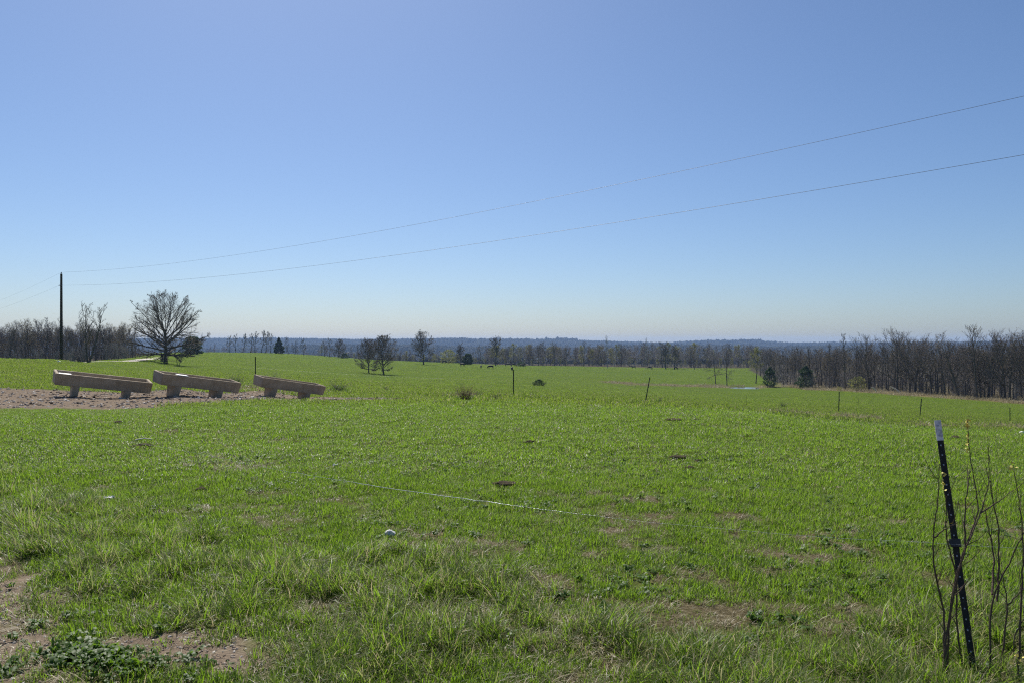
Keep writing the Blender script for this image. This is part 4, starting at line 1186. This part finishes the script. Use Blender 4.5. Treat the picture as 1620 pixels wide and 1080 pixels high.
for (u, row, H, k, ws, lf, lb) in ((736, 633, .62, 0, 1.1, 1, 'reddish bare shrub with tangled stems left of the centre fence post'), (752, 627, .42, 1, 1.2, 1, 'small dark shrub just right of the reddish shrub'),
        (536, 618, .72, 1, 1.5, 1, 'bare brown shrub right of the rightmost trough'), (372, 612, .8, 1, 1.4, 1, 'tangled shrub in the gap between the middle and right troughs'),
        (1041, 637, .42, 2, 1.0, 1, 'small bare shrub at the foot of the leaning fence post'), (1239, 643, .62, 1, 1.1, 2, 'small green-leaved shrub on the slope between two fence posts'),
        (612, 617, .4, 2, 1.2, 0, 'faint low dry shrub below the pair of trees'), (428, 600, .8, 2, 1.3, 0, 'pale arching bramble behind the rightmost trough'), (785, 632, .35, 1, 1.0, 0, 'small dry shrub between reddish shrub and centre fence post')):
    p = at_row(u, row) if row > 612 else at(u, 40)
    o = empty('shrub', p, u, 1.0)
    o.scale = (H * ws, H * ws, H)
    link('stems', SH[k], parent=o)
    if lf: link('leaves', LF, parent=o)['kind'] = 'stuff'
    o.children[0]['kind'] = 'stuff'
    tag(o, lb, 'shrub')

# ------------------------------------------------------------------ far fence posts
def tpost_mesh(H, m=m_tpost, w=.034, t_=.012):
    bm = bmesh.new()
    box_bm(bm, -w / 2, w / 2, -t_ / 2, t_ / 2, -.3, H); box_bm(bm, -t_ / 2, t_ / 2, t_ / 2 + .0005, w, -.3, H - .003)
    return bm_mesh(bm, 'post', m)
PM = tpost_mesh(1.28, w=.045)
INS = None
bm = bmesh.new(); box_bm(bm, -.02, .02, -.05, -.008, -.03, .03); INS = bm_mesh(bm, 'insulator', m_ins, .006)
posts = ((404, 38, 0, 0, 1.38, 'thin dark steel fence post standing behind the rightmost trough'), (812, 36.6, 0.01, 0, 1.28, 'thin dark steel fence post at the centre of the photo'),
         (1021, 40, .20, 0, 1.26, 'dark steel fence post leaning right, left of the pond trees'), (1327, 47.7, .03, 0, 1.26, 'dark steel fence post standing below the wood edge green shrub'),
         (1455.5, 54.3, .11, 0, 1.24, 'dark steel fence post leaning slightly right, beyond the near post tip'), (1598, 60, 0, 0, 1.2, 'dark steel fence post near the right edge, its foot hidden by the bank'))
tops = []
for (u, Y, ln, ly, H, lb) in posts:
    p = at(u, Y)
    o = empty('fence_post', p); o.rotation_euler = (0, ln, .3)
    b_ = link('post', PM, parent=o); b_.scale = (1, 1, H / 1.28)
    link('insulator', INS, parent=o, loc=(0, 0, H * .62))
    tag(o, lb, 'fence post', 'steel posts of the far fence')
    tops.append(p + Vector((math.sin(ln) * H * .62, -.03, H * .62)))
# its thin wire, span by span, running on beyond the frame at both ends
tops = [Vector((tops[0].x - 14, tops[0].y + 2, float(gz(tops[0].x - 14, tops[0].y + 2)) + .8))] + tops + [Vector((50, 66, float(gz(50, 66)) + .8))]
wp = []
for a, b_ in zip(tops[:-1], tops[1:]):
    for k in range(8):
        t_ = k / 8; q = a.lerp(b_, t_); q.z -= .10 * 4 * t_ * (1 - t_); wp.append(q)
wp.append(tops[-1])
tag(link('fence_wire', tube_mesh('fence_wire', wp, .0016, m_wire, 4)), 'hair-thin wire strung along the far steel fence posts', 'wire')
# thin pale stake in front of the left wood, small stake in the right field
def stake(u, Y, H, r, m, lb):
    p = at(u, Y); tag(link('stake', tube_mesh('stake', [p - Vector((0, 0, .3)), p + Vector((0, 0, H))], [r, r * .8], m, 6)), lb, 'post')
stake(186, 132, 3.5, .05, m_twig_pale, 'thin pale pole beside the gravel track in front of the left wood')
stake(1357.5, 95, .85, .03, m_pole, 'short dark stake in the field right of the fence post')
stake(1180.5, 75, .9, .02, m_pole, 'faint thin stake in the field left of the small green shrub')

# ------------------------------------------------------------------ utility pole and lines
pb = at(97, 91)
TOPZ = EYE + 108 / FPX * 91
LOWZ = EYE + 88.5 / FPX * 91
pole = empty('utility_pole', pb)
hp = TOPZ - pb.z
link('pole', tube_mesh('pole', [(0, 0, -.5), (0, 0, hp * .33), (0, 0, hp * .66), (0, 0, hp - .12)], [.165, .15, .132, .115], m_pole, 14), parent=pole)
bm = bmesh.new(); bmesh.ops.create_cone(bm, cap_ends=True, segments=14, radius1=.115, radius2=.10, depth=.03, matrix=Matrix.Translation((0, 0, hp - .105)))
link('pole_top', bm_mesh(bm, 'pole_top', m_pole), parent=pole)
def insulator():
    bm = bmesh.new()
    for z, r, h in ((0, .03, .12), (.06, .07, .04), (.11, .055, .05), (.15, .03, .05)):
        bmesh.ops.create_cone(bm, cap_ends=True, segments=10, radius1=r, radius2=r * .8, depth=h, matrix=Matrix.Translation((0, 0, z)))
    return bm_mesh(bm, 'insulator', m_cer)
IM = insulator()
link('insulator', IM, parent=pole, loc=(0, 0, hp - .08))
o = link('insulator', IM, parent=pole, loc=(-.17, -.05, LOWZ - pb.z - .02)); o.rotation_euler = (0, R(-90), 0); o.scale = (.7, .7, .7)
bm = bmesh.new(); box_bm(bm, -.22, -.10, -.03, .03, -.04, .04); link('bracket', bm_mesh(bm, 'bracket', m_ins, .005), parent=pole, loc=(0, 0, LOWZ - pb.z))
tag(pole, 'tall dark wooden utility pole rising in front of the left wood', 'utility pole')
def span(a, b_, sag, r, n=60):
    out = []
    for k in range(n + 1):
        t_ = k / n; q = Vector(a).lerp(Vector(b_), t_); q.z -= sag * 4 * t_ * (1 - t_); out.append(q)
    return tube_mesh('line', out, r, m_wire, 5)
EX, EY = 25.0, 16.0
tag(link('power_line', span((pb.x, pb.y, TOPZ + .08), (EX, EY, 10.0), 1.45, .0062)), 'upper overhead wire sweeping from the pole top to the upper right', 'power line')
tag(link('power_line', span((pb.x - .2, pb.y, LOWZ), (EX, EY, 8.05), 1.30, .0068)), 'lower overhead wire sweeping from the pole side to the right', 'power line')
tag(link('power_line', span((pb.x, pb.y, TOPZ + .08), (-150, 205, 7.2 + 1.3), 1.6, .005)), 'upper faint overhead wire leaving the pole to the left', 'power line')
tag(link('power_line', span((pb.x - .2, pb.y, LOWZ), (-150, 205, 7.0), 1.4, .005)), 'lower faint overhead wire leaving the pole to the left', 'power line')

# ------------------------------------------------------------------ near post, its wire and saplings
def P3(u, row, Y):
    return Vector(((u - 810) / FPX * Y, Y, EYE - (row - 540) / FPX * Y))
base = P3(1541, 1060, 4.12); base.z = float(gz(base.x, base.y))
top = P3(1483, 664, 4.42)
ax = (top - base); HL = ax.length
_z = ax.normalized(); _x = Vector((0, 1, 0)).cross(_z).normalized(); _y = _z.cross(_x)
q_ = Matrix((_x, _y, _z)).transposed().to_quaternion()
np_ = empty('near_post', base); np_.rotation_mode = 'QUATERNION'; np_.rotation_quaternion = q_ @ Matrix.Rotation(-.35, 3, 'Z').to_quaternion()
def tsec(z0, z1, m, grow_=0):
    bm = bmesh.new()
    w, t_, dp = .0158 + grow_, .0035 + grow_, .034 + grow_
    # T profile, flange towards the camera
    prof = [(-w, -t_), (w, -t_), (w, t_), (t_, t_ + .004), (t_ * .7, dp), (-t_ * .7, dp), (-t_, t_ + .004), (-w, t_)]
    rings = []
    for z in np.linspace(z0, z1, 8):
        rings.append([bm.verts.new((x_, y_, z)) for x_, y_ in prof])
    for a, b_ in zip(rings[:-1], rings[1:]):
        for k in range(8): bm.faces.new((a[k], a[(k + 1) % 8], b_[(k + 1) % 8], b_[k]))
    bm.faces.new(rings[0][::-1]); bm.faces.new(rings[-1])
    return bm_mesh(bm, 'post', m)
link('shaft', tsec(-.35, HL - .112, m_steel), parent=np_)
link('painted_tip', tsec(HL - .112, HL, m_tip, .0006), parent=np_)
bm = bmesh.new(); box_bm(bm, -.0042, .0042, -.0100, -.0034, -.0042, .0042, .001, .0)
SD = bm_mesh(bm, 'stud', m_stud, .0018)
z = .05
while z < HL - .01:
    link('stud', SD, parent=np_, loc=(-.002, 0, z)); z += .0535
bm = bmesh.new(); box_bm(bm, -.030, .026, -.030, -.009, -.022, .022, .004, 0); box_bm(bm, -.036, -.018, -.034, .02, -.010, .014, .002, 0)
link('insulator', bm_mesh(bm, 'insulator', m_ins, .004), parent=np_, loc=(0, 0, HL * .497))
tag(np_, 'near black studded steel post with a worn white tip, leaning left at the right edge', 'fence post')

wa = base + _z * (HL * .497) + Vector((-.03, -.03, 0))
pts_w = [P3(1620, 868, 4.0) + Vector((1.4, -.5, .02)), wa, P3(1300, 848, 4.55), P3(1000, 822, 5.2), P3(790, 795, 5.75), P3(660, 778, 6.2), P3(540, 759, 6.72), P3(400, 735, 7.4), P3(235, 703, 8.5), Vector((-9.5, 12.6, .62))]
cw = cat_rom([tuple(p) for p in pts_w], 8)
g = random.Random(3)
tag(link('fence_wire', tube_mesh('fence_wire', [Vector(p) + Vector((0, 0, g.gauss(0, .002))) for p in cw], [(.0021 if 31 < i < 47 else (.0011 if 26 < i < 54 else .0006)) for i in range(len(cw))], m_fwire, 5)), 'pale sagging fence wire running from the near post across the grass', 'wire')  # midspan made thicker to imitate the sun glint on the wire

def sapling(name, stems, label, flowers=(), Y0=4.2):
    b0 = P3(stems[0][0][0], stems[0][0][1], stems[0][0][2])
    root = empty(name, (b0.x, b0.y, float(gz(b0.x, b0.y))))
    g = random.Random(int(stems[0][0][0]))
    S = Segs(); fl = []
    for st in stems:
        pp = [P3(u, r_, Y) for (u, r_, Y) in st]
        pp = [Vector(v) for v in cat_rom([tuple(v) for v in pp], 6)]
        n = len(pp); r0 = .0062 if len(st) > 3 else .0045
        rad = [r0 * (1 - .72 * i / n) for i in range(n)]
        pp = [v + Vector((g.gauss(0, .001), g.gauss(0, .003), 0)) for v in pp]
        if st is stems[0] or st[0][1] > 1030: pp[0].z = float(gz(pp[0].x, pp[0].y)) - .03
        me = tube_mesh('stem', [v - root.location for v in pp], rad, m_stem, 6)
        link('stem', me, parent=root)
        for i in range(6, n - 1, 4):
            d = (pp[i + 1] - pp[i]).normalized()
            if g.random() < .85:
                s_ = (d * .7 + rnd_perp(d, g) * .7 + Vector((0, 0, .3))).normalized(); L = g.uniform(.05, .16)
                a = pp[i] - root.location; m1 = a + s_ * L * .5; e = a + s_ * L + Vector((0, 0, .02))
                S.add(a, m1, rad[i] * .5, .0018); S.add(m1, e, .0018, .0010)
                for j in range(3): fl.append((e * (1 - j * .2) + a * (j * .2), .004))
    link('twigs', S.mesh('twigs', 4, m_stem), parent=root)['kind'] = 'stuff'
    gg = np.random.default_rng(3)
    if flowers:
        c0 = []
        for (u, ra, rb, Y, n, w) in flowers:
            for k in range(n):
                c0.append(P3(u + g.gauss(0, w), g.uniform(ra, rb), Y + g.gauss(0, .01)) - root.location)
        me = leaf_cloud(np.array([tuple(c) for c in c0]), .0075, m_yellow, gg, .8)
        link('flowers', me, parent=root)['kind'] = 'stuff'
    tag(root, label, 'sapling')
    return root
sapling('flowering_sapling', [
    [(1494, 1050, 4.05), (1492, 966, 4.08), (1479, 901, 4.05), (1477, 844, 4.05), (1484, 780, 4.02), (1487, 733, 4.0)],
    [(1496, 1052, 4.02), (1498, 1003, 4.0), (1511, 917, 3.98), (1527, 866, 3.98), (1546, 811, 4.0), (1544, 774, 4.02), (1535, 721, 4.04), (1531, 664, 4.05)],
    [(1498, 1055, 4.06), (1503, 980, 4.0), (1513, 920, 3.95), (1530, 862, 3.92), (1551, 811, 3.95), (1563, 770, 3.97), (1565, 719, 4.0)],
    [(1527, 866, 3.98), (1526, 835, 4.0), (1528, 790, 4.02), (1535, 744, 4.04)],
    [(1522, 1045, 4.2), (1514, 990, 4.15), (1512, 909, 4.1), (1498, 850, 4.05), (1497, 800, 4.05), (1492, 770, 4.05)],
    [(1551, 811, 3.95), (1575, 795, 3.96), (1601, 776, 3.98)],
    [(1479, 850, 4.05), (1492, 838, 4.02), (1510, 828, 4.0)]],
    'slender bare sapling beside the near post with a yellow-flowered tip', flowers=((1531, 663, 676, 4.05, 26, 2.0), (1530, 676, 722, 4.045, 30, 1.6), (1492, 745, 775, 4.05, 26, 1.6), (1507, 826, 830, 4.0, 3, 1.0), (1531, 782, 800, 4.0, 5, 2.5)))
sapling('sapling', [
    [(1566, 1046, 4.1), (1567, 974, 4.1), (1579, 925, 4.08), (1600, 884, 4.05), (1618, 846, 4.0), (1640, 815, 3.98)],
    [(1577, 950, 4.1), (1580, 917, 4.12), (1579, 835, 4.15), (1570, 790, 4.15), (1567, 760, 4.15)],
    [(1570, 940, 4.1), (1572, 880, 4.2), (1564, 835, 4.2), (1558, 800, 4.2)]],
    'bare curved sapling right of the near post bending to the right edge', flowers=((1559, 795, 830, 4.2, 12, 2.5), (1578, 826, 840, 4.15, 3, 2)))
sapling('sapling', [
    [(1586, 1048, 4.15), (1590, 1000, 4.15), (1594, 958, 4.15), (1590, 930, 4.15), (1586, 905, 4.15)],
    [(1594, 958, 4.15), (1606, 944, 4.13), (1622, 930, 4.1)]],
    'short forked bare sapling between the curved one and the right edge')
sapling('sapling', [
    [(1611, 1060, 4.0), (1614, 986, 4.0), (1617, 925, 4.0), (1619, 860, 4.0), (1612, 790, 4.0), (1602, 735, 4.0)],
    [(1614, 986, 4.0), (1605, 1010, 4.0), (1604, 1040, 4.0)]],
    'dark bare sapling cut by the right edge of the photo', flowers=((1603, 730, 742, 4.0, 12, 3), (1612, 1030, 1055, 4.0, 24, 5)))
